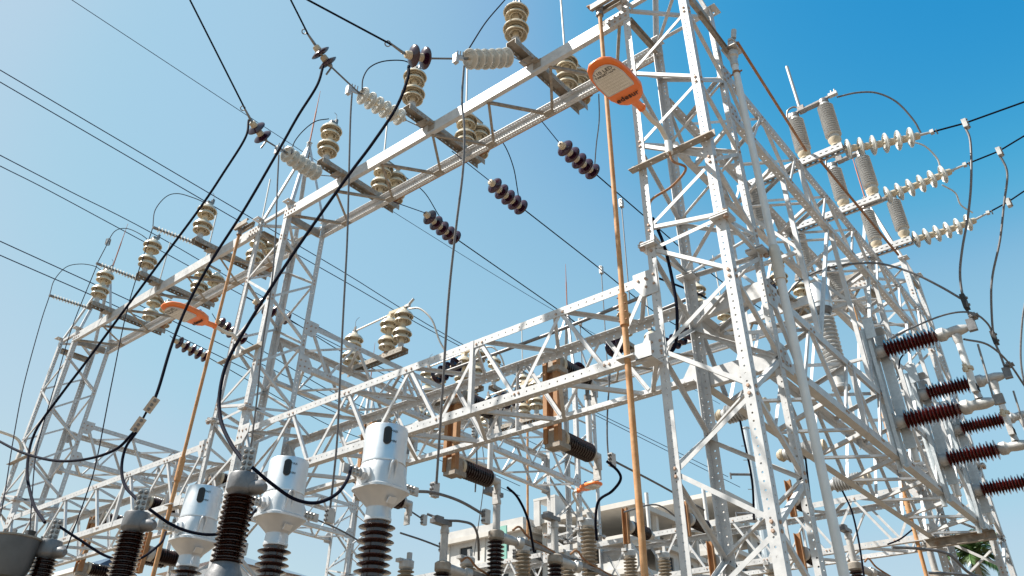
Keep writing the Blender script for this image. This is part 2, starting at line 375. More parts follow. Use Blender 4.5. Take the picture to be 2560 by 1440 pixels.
# ------------------------------------------------------------------ box trusses
def truss(label, axis, s0, s1, c, z, panels, size=.098, web=.042, holes=True, ns=4, pitch=.105, old=False, wide=False):
    """axis 'y' or 'x'; c = cross limits, z = height limits"""
    c0, c1 = c; z0, z1 = z; A = EY if axis == 'y' else EX; B = EX if axis == 'y' else EY
    def P(s, q, h): return A*s+B*q+EZ*h
    mid = P((s0+s1)/2, (c0+c1)/2, z0); T = Thing('box_truss', label, 'steel beam', mid, 'box trusses between towers')
    g = 'galv_old' if old else 'galv'; L = s1-s0-.06; hh = rng(L, pitch) if holes else None; bolts = []
    for q, qs in ((c0, 1), (c1, -1)):
        for h, hs in ((z0, 1), (z1, -1)):
            T.part('chord', angle(P(s0+.03, q, h), P(s1-.03, q, h), EZ*hs, B*qs, size, size, .008, hh, [x+pitch/2 for x in hh][:-1] if hh else None, r=.011, ns=ns), g)
    st = (s1-s0)/panels
    def member(name, a, b, inn, w=web):
        d = nrm(b-a); T.part(name, angle(a+d*.02, b-d*.02, np.cross(d, inn), inn, w, w, .005), g)
    for q, inn, o in ((c0, B, 0), (c1, -B, 1)):
        off = inn*.009; up = bool(o)
        for k in range(panels):
            sa, sm, sb = s0+k*st, s0+(k+.5)*st, s0+(k+1)*st
            za, zb = (z0+.06, z1-.06)
            if k > 0 or True: member('web_member', P(max(sa, s0+.06), q, zb)+off, P(sm-.03, q, za)+off, inn)
            member('web_member', P(sm+.03, q, za)+off, P(min(sb, s1-.06)-.05, q, zb)+off, inn)
            for s, h in ((sm-.03, za), (sm+.03, za), (sa+.03, zb), (sb-.06, zb)): bolts.append(boltg(P(s, q, h), -inn, .016, .012))
    for h, inn, o in ((z0, EZ, 0), (z1, -EZ, 1)):
        off = inn*.009
        for k in range(panels):
            sa, sm, sb = s0+k*st+.06, s0+(k+.5)*st, s0+(k+1)*st-.02
            member('lacing', P(sa, c0+.05, h)+off, P(sm-.02, c1-.05, h)+off, inn, .045)
            member('lacing', P(sm+.04, c1-.05, h)+off, P(sb, c0+.05, h)+off, inn, .045)
    k = panels//3
    for q, inn in ((c0, B), (c1, -B)):
        T.part('splice_post', angle(P(s0+k*st+st*.06, q, z0)-inn*.006, P(s0+k*st+st*.06, q, z1)-inn*.006, A, inn, .055), g)
    for s, d in ((s0, 1), (s1, -1)):
        for q, inn in ((c0, B), (c1, -B)):
            for h, hs in ((z0, 1), (z1, -1)):
                a = h-hs*.05
                pts = [P(s-d*.085, q, a), P(s+d*.20, q, a), P(s+d*.20, q, h+hs*.10), P(s+d*.10, q, h+hs*.24), P(s-d*.085, q, h+hs*.24)]
                if (hs < 0) ^ (d < 0) ^ (axis == 'x'): pts = pts[::-1]
                T.part('gusset', poly_prism([p-inn*.0085 for p in pts], -inn if False else inn, .007), g)
                for s2, h2 in ((.14, .04), (.05, .04), (.05, .14), (-.045, .02), (-.045, .13)): bolts.append(boltg(P(s+d*s2, q, h+hs*h2)-inn*.0085, -inn, .016, .012))
    T.part('bolts', merge(bolts), 'bolt', kind='stuff')
    return T
LO = (5.11, 6.03)
truss('white box truss running from the nearest tower to the middle tower, rusty switch posts inside', 'y', YT[0][1], YT[1][0], (XA, XB), LO, 6, ns=6)
truss('box truss at lower left between the middle tower and the far left tower', 'y', YT[1][1], YT[2][0], (XA, XB), LO, 6)
truss('upper right box truss descending from the nearest tower, grey post switches on top', 'x', XB, XC, (YT[0][0], YT[0][1]), (8.35, 9.20), 7)
truss('lower right box truss carrying the red-brown insulators', 'x', XB, XC, (YT[0][0], YT[0][1]), (5.05, 5.95), 7, holes=False, old=False)
truss('box truss running back from the middle tower, cream insulators on top', 'x', XB, XC, YT[1], (7.35, 8.20), 7)
truss('box truss running back from the far left tower', 'x', XB, XC, YT[2], (7.38, 8.28), 7)
truss('distant low box truss behind the brown insulators at lower right', 'y', YT[0][1], YT[1][0], (XC, XD), LO, 6)
truss('distant low box truss at the bottom behind the silver transformers', 'y', YT[1][1], YT[2][0], (XC, XD), LO, 6)
# hanger frames between the two right trusses
for i, x in enumerate((8.75, 10.45, 12.30, 14.10)):
    T = Thing('hanger_frame', 'slender hanger frame between the right trusses, %s from the nearest tower' % ('first', 'second', 'third', 'fourth')[i], 'steel frame', (x, 3.02, 5.95), 'hanger frames between the right trusses')
    for y, s in ((YT[0][0]+.012, 1), (YT[0][1]-.012, -1)): T.part('hanger', angle((x, y, 5.80), (x, y, 8.50), EX, EY*s, .055), 'galv')
    for z0, z1 in ((5.98, 7.15), (7.15, 8.33)): T.part('cross_tie', angle((x+.01, YT[0][0]+.03, z0), (x+.01, YT[0][1]-.03, z1), EZ, EX, .04), 'galv')
    T.part('strut', angle((x+.02, YT[0][0]+.02, 7.15), (x+.02, YT[0][1]-.02, 7.15), EZ, EX, .045), 'galv')
    for y, s in ((YT[0][0]+.02, 1), (YT[0][1]-.02, -1)): T.part('side_tie', angle((x+.04, y, 5.98), (x+1.55, y, 8.33), EX, EY*s, .042), 'galv')
# cross channels inside the nearest tower
for i, (z, nm) in enumerate(((5.86, 'upper of two white channels crossing the rear of the nearest tower'), (5.06, 'lower of two white channels crossing the rear of the nearest tower'))):
    solo('cross_channel', nm, 'steel channel', channel((XB+.01, YT[0][0]-.02, z), (XB+.01, YT[0][1]+.02, z), EZ, EX, .19, .08, .008), 'galv', group='cross channels')
# ------------------------------------------------------------------ insulator meshes (shared data)
ME = {}
def shared(key, geom, m, smooth=True):
    if key not in ME: ME[key] = new_mesh(key, geom, m, smooth)
    return ME[key]
STACK_UNIT = [(.028, 0), (.048, 0), (.048, .165), (.078, .17), (.086, .108), (.098, .106), (.106, .165), (.132, .16), (.156, .082), (.168, .088), (.158, .125), (.10, .185), (.08, .205),
              (.08, .275), (.10, .285), (.108, .222), (.121, .22), (.13, .288), (.155, .28), (.18, .202), (.194, .208), (.182, .245), (.12, .30), (.068, .345), (.06, .375), (.0, .375)]
def disc_prof(r=.127, cap=.046):
    return [(r*.96, .094), (r, .100), (r*.985, .106), (r*.9, .112), (r*.86, .104), (r*.80, .118), (r*.75, .105), (r*.66, .122), (r*.6, .106), (r*.5, .124), (r*.43, .106), (.02, .106)]
def disc_top(r=.127, cap=.046):
    return [(cap*.95, .058), (r*.55, .070), (r*.85, .086), (r*.96, .094)]
def disc_geom(r=.127): return lathe(disc_top(r)+disc_prof(r)[1:], n=22, cap0=False, cap1=True)
CAPG = lathe([(.02, -.006), (.038, -.002), (.044, .012), (.046, .055), (.05, .062), (.03, .062)], n=12)
PING = lathe([(.016, .104), (.012, .135), (.018, .142)], n=8)
unit_me = shared('insulator_unit', lathe(STACK_UNIT, n=24), 'cream')
capd_me = shared('insulator_cap', merge([CAPG, PING]), 'cement')
def ribbed(L, n, r0, r1, ends=.05, n_seg=20, sharp=.5):
    """ribbed porcelain body of length L with n sheds"""
    p = [(r0*.82, 0), (r0*.9, ends*.4), (r0, ends)]; st = (L-2*ends)/n
    for i in range(n):
        z = ends+i*st; p += [(r0, z+st*.12), (r1*.97, z+st*sharp*.72), (r1, z+st*sharp), (r1*.96, z+st*(sharp+.14)), (r0, z+st*.9)]
    return lathe(p+[(r0, L-ends), (r0*.9, L-ends*.4), (r0*.82, L)], n=n_seg)

def stack(T, x, y, z, units=2, parent=None, yaw=0., tilt=None):
    """column of bell units standing on a base, with clamp on top"""
    root = None
    for k in range(units):
        wm = Matrix.Translation((x, y, z+.375*k)) @ Matrix.Rotation(random.random()*6, 4, 'Z')
        T.inst('insulator_unit', unit_me, wm)
    return z+.375*units

# ------------------------------------------------------------------ disconnect switches on the upper gantry beam
def top_switch(label, y, fine=True, group='switches on the upper gantry beam', x0=5.97, zt=10.215, sgn=1, front=True):
    x1 = x0+1.78; T = Thing('disconnect_switch', label, 'switch', ((x0+x1)/2, y, zt), group)
    # inverted channel base with bolt-hole flanges
    L = x1-x0; g = merge([plate((x0, y-.085, zt+.092), EX, L, EY, .17, EZ, .008), plate((x0, y-.085, zt), EX, L, EZ, .092, EY, .007, rng(L, .09), r=.011, ns=6),
                          plate((x0, y+.078, zt), EX, L, EZ, .092, EY, .007, rng(L, .09), r=.011, ns=6)])
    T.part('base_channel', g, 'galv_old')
    zb = zt+.10
    T.part('pedestal', lathe([(.085, 0), (.085, .02), (.055, .03), (.055, .115), (.07, .12)], (x0+.11, y, zb), EZ, 14), 'castalu', True)
    ztop = stack(T, x0+.11, y, zb+.115)
    T.part('pedestal', lathe([(.085, 0), (.085, .02), (.055, .03), (.055, .06)], (x0+1.36, y, zb), EZ, 14), 'castalu', True)
    stack(T, x0+1.36, y, zb+.06)
    T.part('bearing', lathe([(.09, 0), (.09, .035), (.06, .045), (.06, .07)], (x0+1.70, y, zb), EZ, 14), 'rust_dark', True)
    z3 = stack(T, x0+1.70, y, zb+.03)
    # jaw on the front column: clamp, arcing horn
    jx = x0+.11
    T.part('jaw', merge([cbox((jx, y, ztop+.03), .10, .07, .06), cbox((jx+.06, y+.025, ztop+.09), .05, .012, .12), cbox((jx+.06, y-.025, ztop+.09), .05, .012, .12), cbox((jx-.02, y+.10, ztop+.05), .05, .16, .03)]), 'fitting')
    T.part('arcing_horn', tube(spline([(jx+.06, y, ztop+.12), (jx+.06, y+.01, ztop+.26), (jx+.03, y+.05, ztop+.33)], 5), .005, 6), 'fitting')
    # open blade standing up from the middle column, crank bar to the rear column
    bx = x0+1.36; zb2 = zb+.06+.75
    T.part('hinge', merge([cbox((bx, y, zb2+.03), .16, .10, .06), cbox((bx-.03, y, zb2+.09), .10, .06, .08)]), 'fitting')
    T.part('switch_blade', rod((bx-.02, y, zb2+.08), (bx-.05, y+.02, zb2+1.45), .016, 10), 'cable_light')
    T.part('crank_bar', boxg((bx-.03, y-.03, zb2+.055), (.42, 0, -.02), (0, .06, 0), (0, 0, .025)), 'fitting')
    # bracket plates to the front chord
    T.part('bracket', merge([cbox((x0+.41, y-.13, zt-.06), .10, .10, .008), boxg((x0+.445, y-.19, zt-.17), (.006, 0, 0), (0, .14, 0), (0, 0, .16)), cbox((x0+.375, y+.0, zt-.013), .13, .22, .008)]), 'galv_old')
    T.part('drive_lever', boxg((x0+1.62, y-.26, zb+.02), (.05, 0, 0), (0, .24, 0), (0, 0, .012)), 'rust_dark')
    return T
SWY = (5.05, 7.17, 9.25, 13.06, 15.10, 17.10)
swl = ('first cream-insulator switch on the upper beam, nearest the orange lamp and the near tower', 'second cream-insulator switch on the upper beam counting from the near tower', 'third cream-insulator switch on the upper beam, just right of the middle tower',
       'cream-insulator switch on the left upper beam, next to the middle tower', 'cream-insulator switch halfway along the left upper beam', 'cream-insulator switch at the far left end of the upper beam')
for y, l in zip(SWY, swl): top_switch(l, y)
for a, b, l in ((3.62, 9.5, 'rusty drive pipe running along the upper beam right of the middle tower'), (12.7, 17.3, 'rusty drive pipe along the left upper beam')):
    solo('drive_pipe', l, 'pipe', rod((7.62, a, 10.36), (7.62, b, 10.36), .017, 10), 'rust_pipe', True)

# ------------------------------------------------------------------ strain insulator strings
def string(name, label, p0, p1, n, r, m, group, clamp='fitting', pitch=.146, capm='cement', flip=False, me_key=None, fit=None):
    """n cap-and-pin discs from p0 (steelwork end) to p1 (line end)"""
    p0 = np.asarray(p0, float); p1 = np.asarray(p1, float); L = np.linalg.norm(p1-p0); ax = (p1-p0)/L
    T = Thing(name, label, 'insulator', p0, group)
    dm = shared('disc_%s_%.3f' % (m, r), disc_geom(r), m); s = (L-pitch*n)/2
    sag = np.array([0, 0, -.025]); kz = pitch/.146
    for k in range(n):
        q = (k+.5)/n; p = p0+ax*(s+pitch*k)+sag*4*q*(1-q)
        a2 = -ax if flip else ax; pp = p if not flip else p+ax*pitch
        d = T.inst('disc', dm, orient(pp, a2) @ Matrix.Diagonal((1, 1, kz, 1))); T.inst('cap', capd_me, orient(pp, a2) @ Matrix.Diagonal((kz, kz, kz, 1)), parent=d)
    T.part('shackle', merge([rod(p0, p0+ax*(s+.005), .010, 8), lathe([(.022, 0), (.03, .03), (.02, .06)], p0+ax*max(s-.05, 0), ax, 8)]), 'fitting')
    T.part('clevis', merge([rod(p1-ax*(s+.005), p1, .010, 8), boxg(p1-ax*.06-np.array([0, .012, .02]), ax*.08, (0, .024, 0), (0, 0, .04))]), 'fitting')
    return T
# three white six-disc strings from the gantry towards the incoming lines, each followed by a clamp, a dark two-disc string and the line
wl = []
for y, pix, l in ((5.0, ((1318, 160), (1283, 142), (1163, 147), (1140, 143), (1078, 146), (1008, 132), (975, 108), (770, 0)), 'nearest the orange lamp'),
               (7.1, ((1060, 322), (1014, 300), (898, 233), (872, 222), (829, 168), (785, 108), (766, 80), (727, 0)), 'in the centre, above the second switch'),
               (9.2, ((848, 442), (800, 438), (712, 380), (694, 372), (666, 352), (626, 298), (612, 272), (475, 0)), 'left of centre, beside the tower peak')):
    P = [atZ(*pix[0], 10.06), atZ(*pix[1], 9.98)]; D1 = np.dot(P[1]-EYE, FW)
    D2 = D1-{5.0: .72, 7.1: .66, 9.2: .78}[y]
    P += [atD(*q, D2-dd) for q, dd in zip(pix[2:], (0, .10, .16, .22, .24, .55) if y == 7.1 else (0, .10, .16, .42, .46, .75))]
    solo('tie_rod', 'thin rod tying the white discs %s' % l, 'rod', rod(P[0], P[1], .008, 8), 'fitting')
    string('strain_string', 'string of six white discs %s' % l, P[1], P[2], 6, .142, 'porcelain', 'white strain strings')
    C = Thing('line_clamp', 'bolted clamp on the white discs %s' % l, 'clamp', P[2])
    d = nrm(P[3]-P[2]); C.part('bar', rod(P[2], P[4], .013, 8), 'cable_grey')
    C.part('body', boxg(P[2]+d*.02-EZ*.03-EX*.03, d*.14, EX*.06, EZ*.07), 'castalu')
    for k in range(3): C.part('stud', rod(P[2]+d*(.04+.045*k)+EZ*.03, P[2]+d*(.04+.045*k)+EZ*.12, .009, 6), 'fitting')
    C.part('connector', cbox(P[3]-EZ*.03, .06, .06, .15), 'castalu'); C.part('shackle', merge([lathe([(.02, 0), (.035, .03), (.035, .07), (.02, .1)], P[4], nrm(P[5]-P[4]), 8), rod(P[4]+(0, 0, 0), P[4]+np.array([-.03, .05, -.14]), .014, 8)]), 'fitting')
    string('dark_string', 'pair of glossy dark discs on the line %s' % l, P[4], P[5], 2, .15, 'purple', 'dark two-disc strings', flip=True, pitch=.17)
    D = Thing('dead_end', 'dead-end grip on the incoming line %s' % l, 'clamp', P[5]); D.part('body', merge([rod(P[5], P[6], .02, 8, .014)]), 'fitting'); e = nrm(P[6]-P[5])
    D.part('eye', tube([P[6]+e*.02+(e*math.cos(a)+np.cross(e, ray(*pix[6])/np.linalg.norm(ray(*pix[6])))*math.sin(a))*.035+np.cross(e, ray(*pix[6])/2)*.04 for a in np.linspace(0, 6.28, 14)], .008, 6), 'fitting')
    far = P[7]+(P[7]-P[6])*2.2+EZ*.25
    solo('line_conductor', 'heavy dark incoming line at the dark discs %s' % l, 'wire', tube([P[6]-e*.05, P[7], far], .013, 8), 'cable_black', True)
    wl.append(P)
# five-disc purple strings behind the gantry, wires run to the back row
for i, (a, b, c, d, l) in enumerate((((1352, 300), (1398, 357), (1488, 434), (1622, 550), 'nearest the rusty conduit'), ((1130, 378), (1224, 452), (1308, 522), (1500, 672), 'in open sky at the centre'), ((985, 505), (1062, 532), (1142, 598), (1406, 782), 'left of the hanging cable'),
        ((735, 690), (765, 715), (690, 780), (760, 850), 'x'),)):
    if l == 'x': continue
    z = 10.06; P = [atZ(*a, z), atZ(*b, z-.03), atZ(*c, z-.06), atZ(*d, z-.12)]
    T = Thing('tie_wire', 'thin wire tying the purple discs %s to the beam' % l, 'wire', P[0]); T.part('strand', tube([P[0], P[1]], .008, 6), 'wire')
    string('purple_string', 'string of five glossy purple-brown discs %s' % l, P[1], P[2], 5, .152, 'purple', 'purple strain strings behind the beam', pitch=.185)
    e = np.array([XC, P[3][1]+(P[3][1]-P[2][1])/(P[3][0]-P[2][0])*(XC-P[3][0]), 10.05])
    solo('line_conductor', 'dark wire sloping right from the purple discs %s' % l, 'wire', tube(spline([P[2], P[3], (P[3]+e)/2-EZ*.12, e], 6), .011, 7), 'cable_black', True)
    for (dx, dy) in ((.0, 0),):
        pass
for i, (b, c, d, l) in enumerate((((540, 800), (612, 850), (840, 985), 'left of the middle tower, behind the conduit'), ((437, 850), (518, 892), (800, 1052), 'low at left beneath the orange lamp'), ((640, 755), (718, 795), (900, 905), 'seen through the middle tower'))):
    z = 10.04; P = [atZ(*b, z), atZ(*c, z-.05), atZ(*d, z-.15)]; s0 = P[0]+(P[0]-P[1])*.6; s0[0] = 7.75
    solo('tie_wire', 'thin wire holding the purple discs %s' % l, 'wire', tube([s0, P[0]], .008, 6), 'wire')
    string('purple_string', 'string of purple-brown discs %s' % l, P[0], P[1], 5, .152, 'purple', 'purple strain strings behind the beam', pitch=.185)
    e = P[1]+(P[2]-P[1])*((XC-P[1][0])/(P[2][0]-P[1][0])); e[2] = 10.05
    solo('line_conductor', 'dark wire running right from the purple discs %s' % l, 'wire', tube(spline([P[1], P[2], e], 8), .010, 7), 'cable_black', True)
# three grey polymer strings on the far left switches
for (a, b, l) in (((497, 612), (382, 568), 'nearest the middle tower'), ((350, 700), (241, 658), 'in the middle of the three at left'), ((228, 772), (123, 738), 'furthest left of the three')):
    P0, P1 = atZ(*a, 10.28), atZ(*b, 10.22)
    T = Thing('polymer_insulator', 'grey ribbed polymer insulator %s' % l, 'insulator', P0, 'polymer insulators at far left'); L = np.linalg.norm(P1-P0); ax = (P1-P0)/L
    T.part('core', rod(P0, P1, .022, 10), 'castgrey', True)
    pr = shared('polymer_shed', lathe([(.024, -.012), (.055, .0), (.056, .004), (.024, .012)], n=16, cap0=False, cap1=False), 'porcelain')
    for k in range(12): T.inst('shed', pr, orient(P0+ax*(L*.12+L*.76*k/11), ax))
    T.part('end_fitting', merge([rod(P0, P0+ax*.10, .035, 10), rod(P1-ax*.09, P1, .03, 10)]), 'fitting')

# ------------------------------------------------------------------ switches with grey posts on the upper right truss
def post_mesh(): return shared('grey_post', ribbed(.74, 14, .078, .118, .07, 22, .5), 'greyglaze')
def post(T, x, y, z, h=.74, name='post_insulator', up=1):
    p = T.inst(name, post_mesh(), Matrix.Translation((x, y, z)) @ (Matrix.Identity(4) if up > 0 else Matrix.Rotation(math.pi, 4, 'X')))
    return p
for i, (x, l) in enumerate(((9.86, 'nearest the tall tower, blade standing upright'), (11.42, 'second of the three at right'), (12.95, 'third and lowest of the three at right'))):
    T = Thing('post_switch', 'grey-post switch on the right truss, %s' % l, 'switch', (x, 2.6, 9.21), 'post switches on the right truss')
    ya, yb, z = 1.97, 3.62, 9.215; L = yb-ya
    T.part('base_channel', merge([plate((x-.07, ya, z+.10), EY, L, EX, .14, EZ, .007), plate((x-.07, ya, z), EY, L, EZ, .10, EX, .007, rng(L, .085, .05), r=.010, ns=8, slot=.012),
                                  plate((x+.063, ya, z), EY, L, EZ, .10, EX, .007, rng(L, .085, .05), r=.010, ns=8, slot=.012), plate((x-.063, ya, z), EY, L, EX, .03, EZ, .007), plate((x+.033, ya, z), EY, L, EX, .03, EZ, .007)]), 'galv')
    zb = z+.108
    for yy, hh in ((2.06, .07), (2.53, .05)):
        T.part('pedestal', lathe([(.08, 0), (.08, .02), (.06, .03), (.075, hh), (.095, hh+.05), (.095, hh+.07)], (x, yy, zb), EZ, 16), 'cement', True)
        post(T, x, yy, zb+hh+.06)
        T.part('post_cap', lathe([(.075, 0), (.07, .05), (.06, .07)], (x, yy, zb+hh+.80), EZ, 14), 'fitting', True)
    post(T, x, 3.36, z-.02, up=-1)
    T.part('hanging_cap', lathe([(.07, 0), (.07, .03)], (x, 3.36, z-.03), EZ, 14), 'fitting', True)
    zt = zb+.05+.86
    T.part('live_bar', merge([boxg((x-.02, 1.92, zt+.03), (.04, 0, 0), (0, .62, -.03), (0, 0, .03)), boxg((x-.05, 2.1, zt-.01), (.10, 0, 0), (0, .30, 0), (0, 0, .02)), cbox((x, 2.40, zt+.03), .11, .10, .09)]), 'fitting')
    T.part('contact_clamp', merge([cbox((x, 1.9, zt+.05), .07, .13, .05)]+[rod((x-.02+.04*k, 1.86+.05*j, zt+.07), (x-.02+.04*k, 1.86+.05*j, zt+.12), .012, 6) for k in range(2) for j in range(2)]), 'castalu')
    T.part('arcing_horn', merge([tube(spline([(x, 2.42, zt+.06), (x-.02, 2.50, zt+.13), (x-.03, 2.60, zt+.10), (x-.03, 2.63, zt-.02)], 5), .014, 8), tube(spline([(x+.04, 2.40, zt+.05), (x+.05, 2.50, zt+.03), (x+.03, 2.62, zt-.02)], 5), .012, 8)]), 'fitting')
    T.part('switch_blade', rod((x, 2.42, zt+.06), (x-.03, 2.44, zt+(.98)), .026, 12), 'castalu', True)
    T.part('jaw', cbox((x, 2.60, zt-.0), .07, .06, .08), 'castalu')
# rusty interphase rod linking the three
solo('drive_rod', 'rusty steel rod slanting between the grey-post switches', 'rod', boxg((9.75, 2.30, 9.12), (3.3, -.05, 0), (0, .03, 0), (0, 0, .035)), 'rust_dark')
# white disc strings to the outgoing lines on the right, clamps and lines
rs = (((2118, 372), (2290, 340), (2330, 330), (2412, 308), (2560, 255), 'highest of the three at right'), ((2218, 488), (2370, 430), (2412, 412), (2497, 378), (2560, 340), 'middle of the three at right'), ((2288, 598), (2432, 552), (2470, 532), (2520, 505), (2560, 478), 'lowest of the three at right'))
RP = []
for i, (a, b, c, d, e, l) in enumerate(rs):
    y0 = 1.93; x = (9.86, 11.42, 12.95)[i]
    P = [np.array([x, 1.95, 9.27])]; P = [atX(a[0], a[1], x)]
    z0 = P[0][2]
    D0 = np.dot(P[0]-EYE, FW)
    for q, dd in ((b, .15), (c, .18), (d, .26), (e, .4)): P.append(atD(*q, D0-dd))
    string('strain_string', 'string of six white discs on the outgoing line, %s' % l, P[0], P[1], 6, .150, 'porcelain', 'outgoing white strain strings', flip=True, pitch=.172)
    D = Thing('dead_end', 'bolted dead-end clamp on the outgoing line, %s' % l, 'clamp', P[1]); dd = nrm(P[2]-P[1])
    D.part('body', merge([rod(P[1], P[2], .022, 8, .016), cbox(P[2], .07, .05, .05)]), 'castalu'); D.part('eye', tube([P[2]+dd*.03+np.array([math.cos(t)*.045, -.03, math.sin(t)*.03-.02]) for t in np.linspace(0, 6.28, 14)], .008, 6), 'fitting')
    far = P[4]+(P[4]-P[3])*6; solo('line_conductor', 'outgoing dark line wire, %s' % l, 'wire', tube([P[2], P[3], P[4], far], .013, 8), 'cable_black', True)
    G = Thing('parallel_clamp', 'studded connector clamp on the outgoing line, %s' % l, 'clamp', P[3])
    G.part('body', cbox(P[3]-EZ*.02, .10, .06, .14), 'castalu'); G.part('studs', merge([boltg(P[3]+np.array([-.03+.06*j, -.03, .03-.05*k]), -EY, .016, .02) for j in range(2) for k in range(3)]), 'fitting', kind='stuff')
    RP.append(P)
# ------------------------------------------------------------------ lofts
def loft(secs, cap=True):
    n = len(secs[0]); V = [tuple(p) for s in secs for p in s]; F = []
    for j in range(len(secs)-1):
        for i in range(n):
            i2 = (i+1) % n; F.append((j*n+i, j*n+i2, (j+1)*n+i2, (j+1)*n+i))
    if cap: F.append(tuple(range(n-1, -1, -1))); F.append(tuple((len(secs)-1)*n+i for i in range(n)))
    return V, F
def superell(c, a, b, e, z, n=32, rot=0.):
    out = []
    for i in range(n):
        t = 2*math.pi*i/n; ct, st = math.cos(t), math.sin(t)
        x = a*math.copysign(abs(ct)**(2/e), ct); y = b*math.copysign(abs(st)**(2/e), st)
        out.append((c[0]+x*math.cos(rot)-y*math.sin(rot), c[1]+x*math.sin(rot)+y*math.cos(rot), z))
    return out
def text_geom(body, size, o, ux, uy, depth=.0015):
    cu = bpy.data.curves.new('lettering', 'FONT'); cu.body = body; cu.size = size; cu.extrude = depth; cu.align_x = 'CENTER'; cu.align_y = 'CENTER'; cu.resolution_u = 3
    ob = bpy.data.objects.new('lettering_tmp', cu); COL.objects.link(ob); dg = bpy.context.evaluated_depsgraph_get(); dg.update()
    me = ob.evaluated_get(dg).to_mesh(); uz = np.cross(ux, uy)
    V = [tuple(np.asarray(o)+np.asarray(ux)*v.co.x+np.asarray(uy)*v.co.y+uz*v.co.z) for v in me.vertices]; F = [tuple(p.vertices) for p in me.polygons]
    ob.evaluated_get(dg).to_mesh_clear(); bpy.data.objects.remove(ob); bpy.data.curves.remove(cu); return V, F

# ------------------------------------------------------------------ current transformers (three silver heads)
CTX = 5.4
ct_y = (6.176, 7.80, 9.50)
def current_transformer(label, y):
    x = CTX; T = Thing('current_transformer', label, 'transformer', (x, y, 0), 'silver current transformers')
    T.part('insulator_column', lathe([(.11, 0), (.11, .5), (.14, .52), (.14, .56), (.115, .57)], (x, y, 0), EZ, 20), 'paintalu', True)
    prof = [(.105, 0)]; nS = 46; z0 = .57; z1 = 3.70; st = (z1-z0)/nS
    for i in range(nS):
        rr = .180 if i % 2 else .160; z = i*st
        prof += [(.105, z+st*.25), (rr*.97, z+st*.48), (rr, z+st*.55), (rr*.96, z+st*.62), (.105, z+st*.85)]
    prof += [(.105, z1-z0+.06)]
    T.part('shed_column', lathe(prof, (x, y, z0), EZ, 28), 'brown_gloss', True)
    c = (x, y)
    T.part('neck', lathe([(.112, 3.72), (.132, 3.725), (.135, 3.75), (.128, 3.765), (.122, 3.85)], (x, y, 0), EZ, 28), 'paintalu', True)
    hd = T.part('head_tank', loft([superell(c, .122, .122, 2, 3.85), superell(c, .135, .135, 2.1, 3.87), superell(c, .20, .19, 2.8, 3.94), superell(c, .245, .225, 3.2, 3.995), superell(c, .262, .238, 3.4, 4.005),
                            superell(c, .262, .238, 3.4, 4.03), superell(c, .235, .215, 3.3, 4.045), superell(c, .232, .212, 3.2, 4.09), superell(c, .226, .210, 2.8, 4.18), superell(c, .222, .212, 2.3, 4.255), superell(c, .215, .212, 2, 4.285)]), 'paintalu', True)
    top = T.part('expansion_cover', lathe([(.223, 4.275), (.2245, 4.29), (.222, 4.30), (.222, 4.64), (.217, 4.652), (.20, 4.655), (.0, 4.66)], (x, y, 0), EZ, 40, cap1=False), 'alu', True)
    # oil gauge on the cover: oval rim and glass
    gd = nrm(np.array([-.62, -.78, 0])); gu = np.cross(EZ, gd); gc = np.array([x, y, 4.52])+gd*.2205
    def oval(a, b, off): return [gc+gd*off+gu*(a*math.cos(t))+EZ*(b*math.sin(t)+(.05 if math.sin(t) > .01 else (-.05 if math.sin(t) < -.01 else 0))) for t in np.linspace(0, 2*math.pi, 21)[:-1]]
    T.part('gauge_rim', loft([oval(.042, .042, -.012), oval(.042, .042, .010), oval(.027, .027, .012)]), 'rubber', True, parent=top)
    T.part('gauge_glass', loft([oval(.024, .024, .005), oval(.023, .023, .0135)]), 'glass_dark', parent=top)
    for dz, s in ((.05, '-MAX'), (-.055, '-MIN')):
        d2 = nrm(np.array([-.38, -.92, 0])); u2 = -np.cross(EZ, d2)*-1
        T.part('gauge_mark', text_geom(s, .035, np.array([x, y, 4.52+dz])+d2*.2235, np.cross(EZ, d2), EZ, .001), 'print_black', parent=top)
    # primary terminals along the line of the bus
    for s in (-1, 1):
        a = np.array([x, y, 4.13]); d = EX*s
        t = T.part('terminal_flange', lathe([(.115, .16), (.12, .185), (.115, .215), (.095, .225), (.095, .25), (.05, .255)], a, d, 24), 'paintalu', True)
        T.part('terminal_nut', lathe([(.06, .25), (.06, .29), (.05, .295)], a, d, 6), 'paintalu', parent=t)
        T.part('terminal_pad', boxg(a+d*.29-EZ*.045-EY*.012, d*.22, EY*.024, EZ*.09), 'castalu', parent=t)
        T.part('terminal_bolts', merge([boltg(a+d*(.33+.05*k)+EY*-.012+EZ*(.02*q), -EY, .014, .03) for k in range(3) for q in (-1, 1)]), 'castalu', parent=t, kind='stuff')
    # lifting eye and nameplate
    e = np.array([x-.06, y-.235, 4.20])
    T.part('lifting_eye', tube(spline([e+np.array([-.035, .04, -.13]), e+np.array([-.035, .012, 0]), e+np.array([-.03, 0, .05]), e+np.array([0, 0, .075]), e+np.array([.03, 0, .05]), e+np.array([.035, .012, 0]), e+np.array([.035, .04, -.13])], 5), .013, 8), 'paintalu', True)
    T.part('nameplate', boxg(np.array([x-.07, y-.208, 3.925]), (.10, 0, 0), (0, .035, -.055), (0, -.012, -.008)), 'alu')
    return T
for y, l in zip(ct_y, ('silver current transformer nearest the centre, largest of the three', 'middle silver current transformer, behind the tallest dark bushing', 'leftmost silver current transformer, beside the rusty conduit')): current_transformer(l, y)

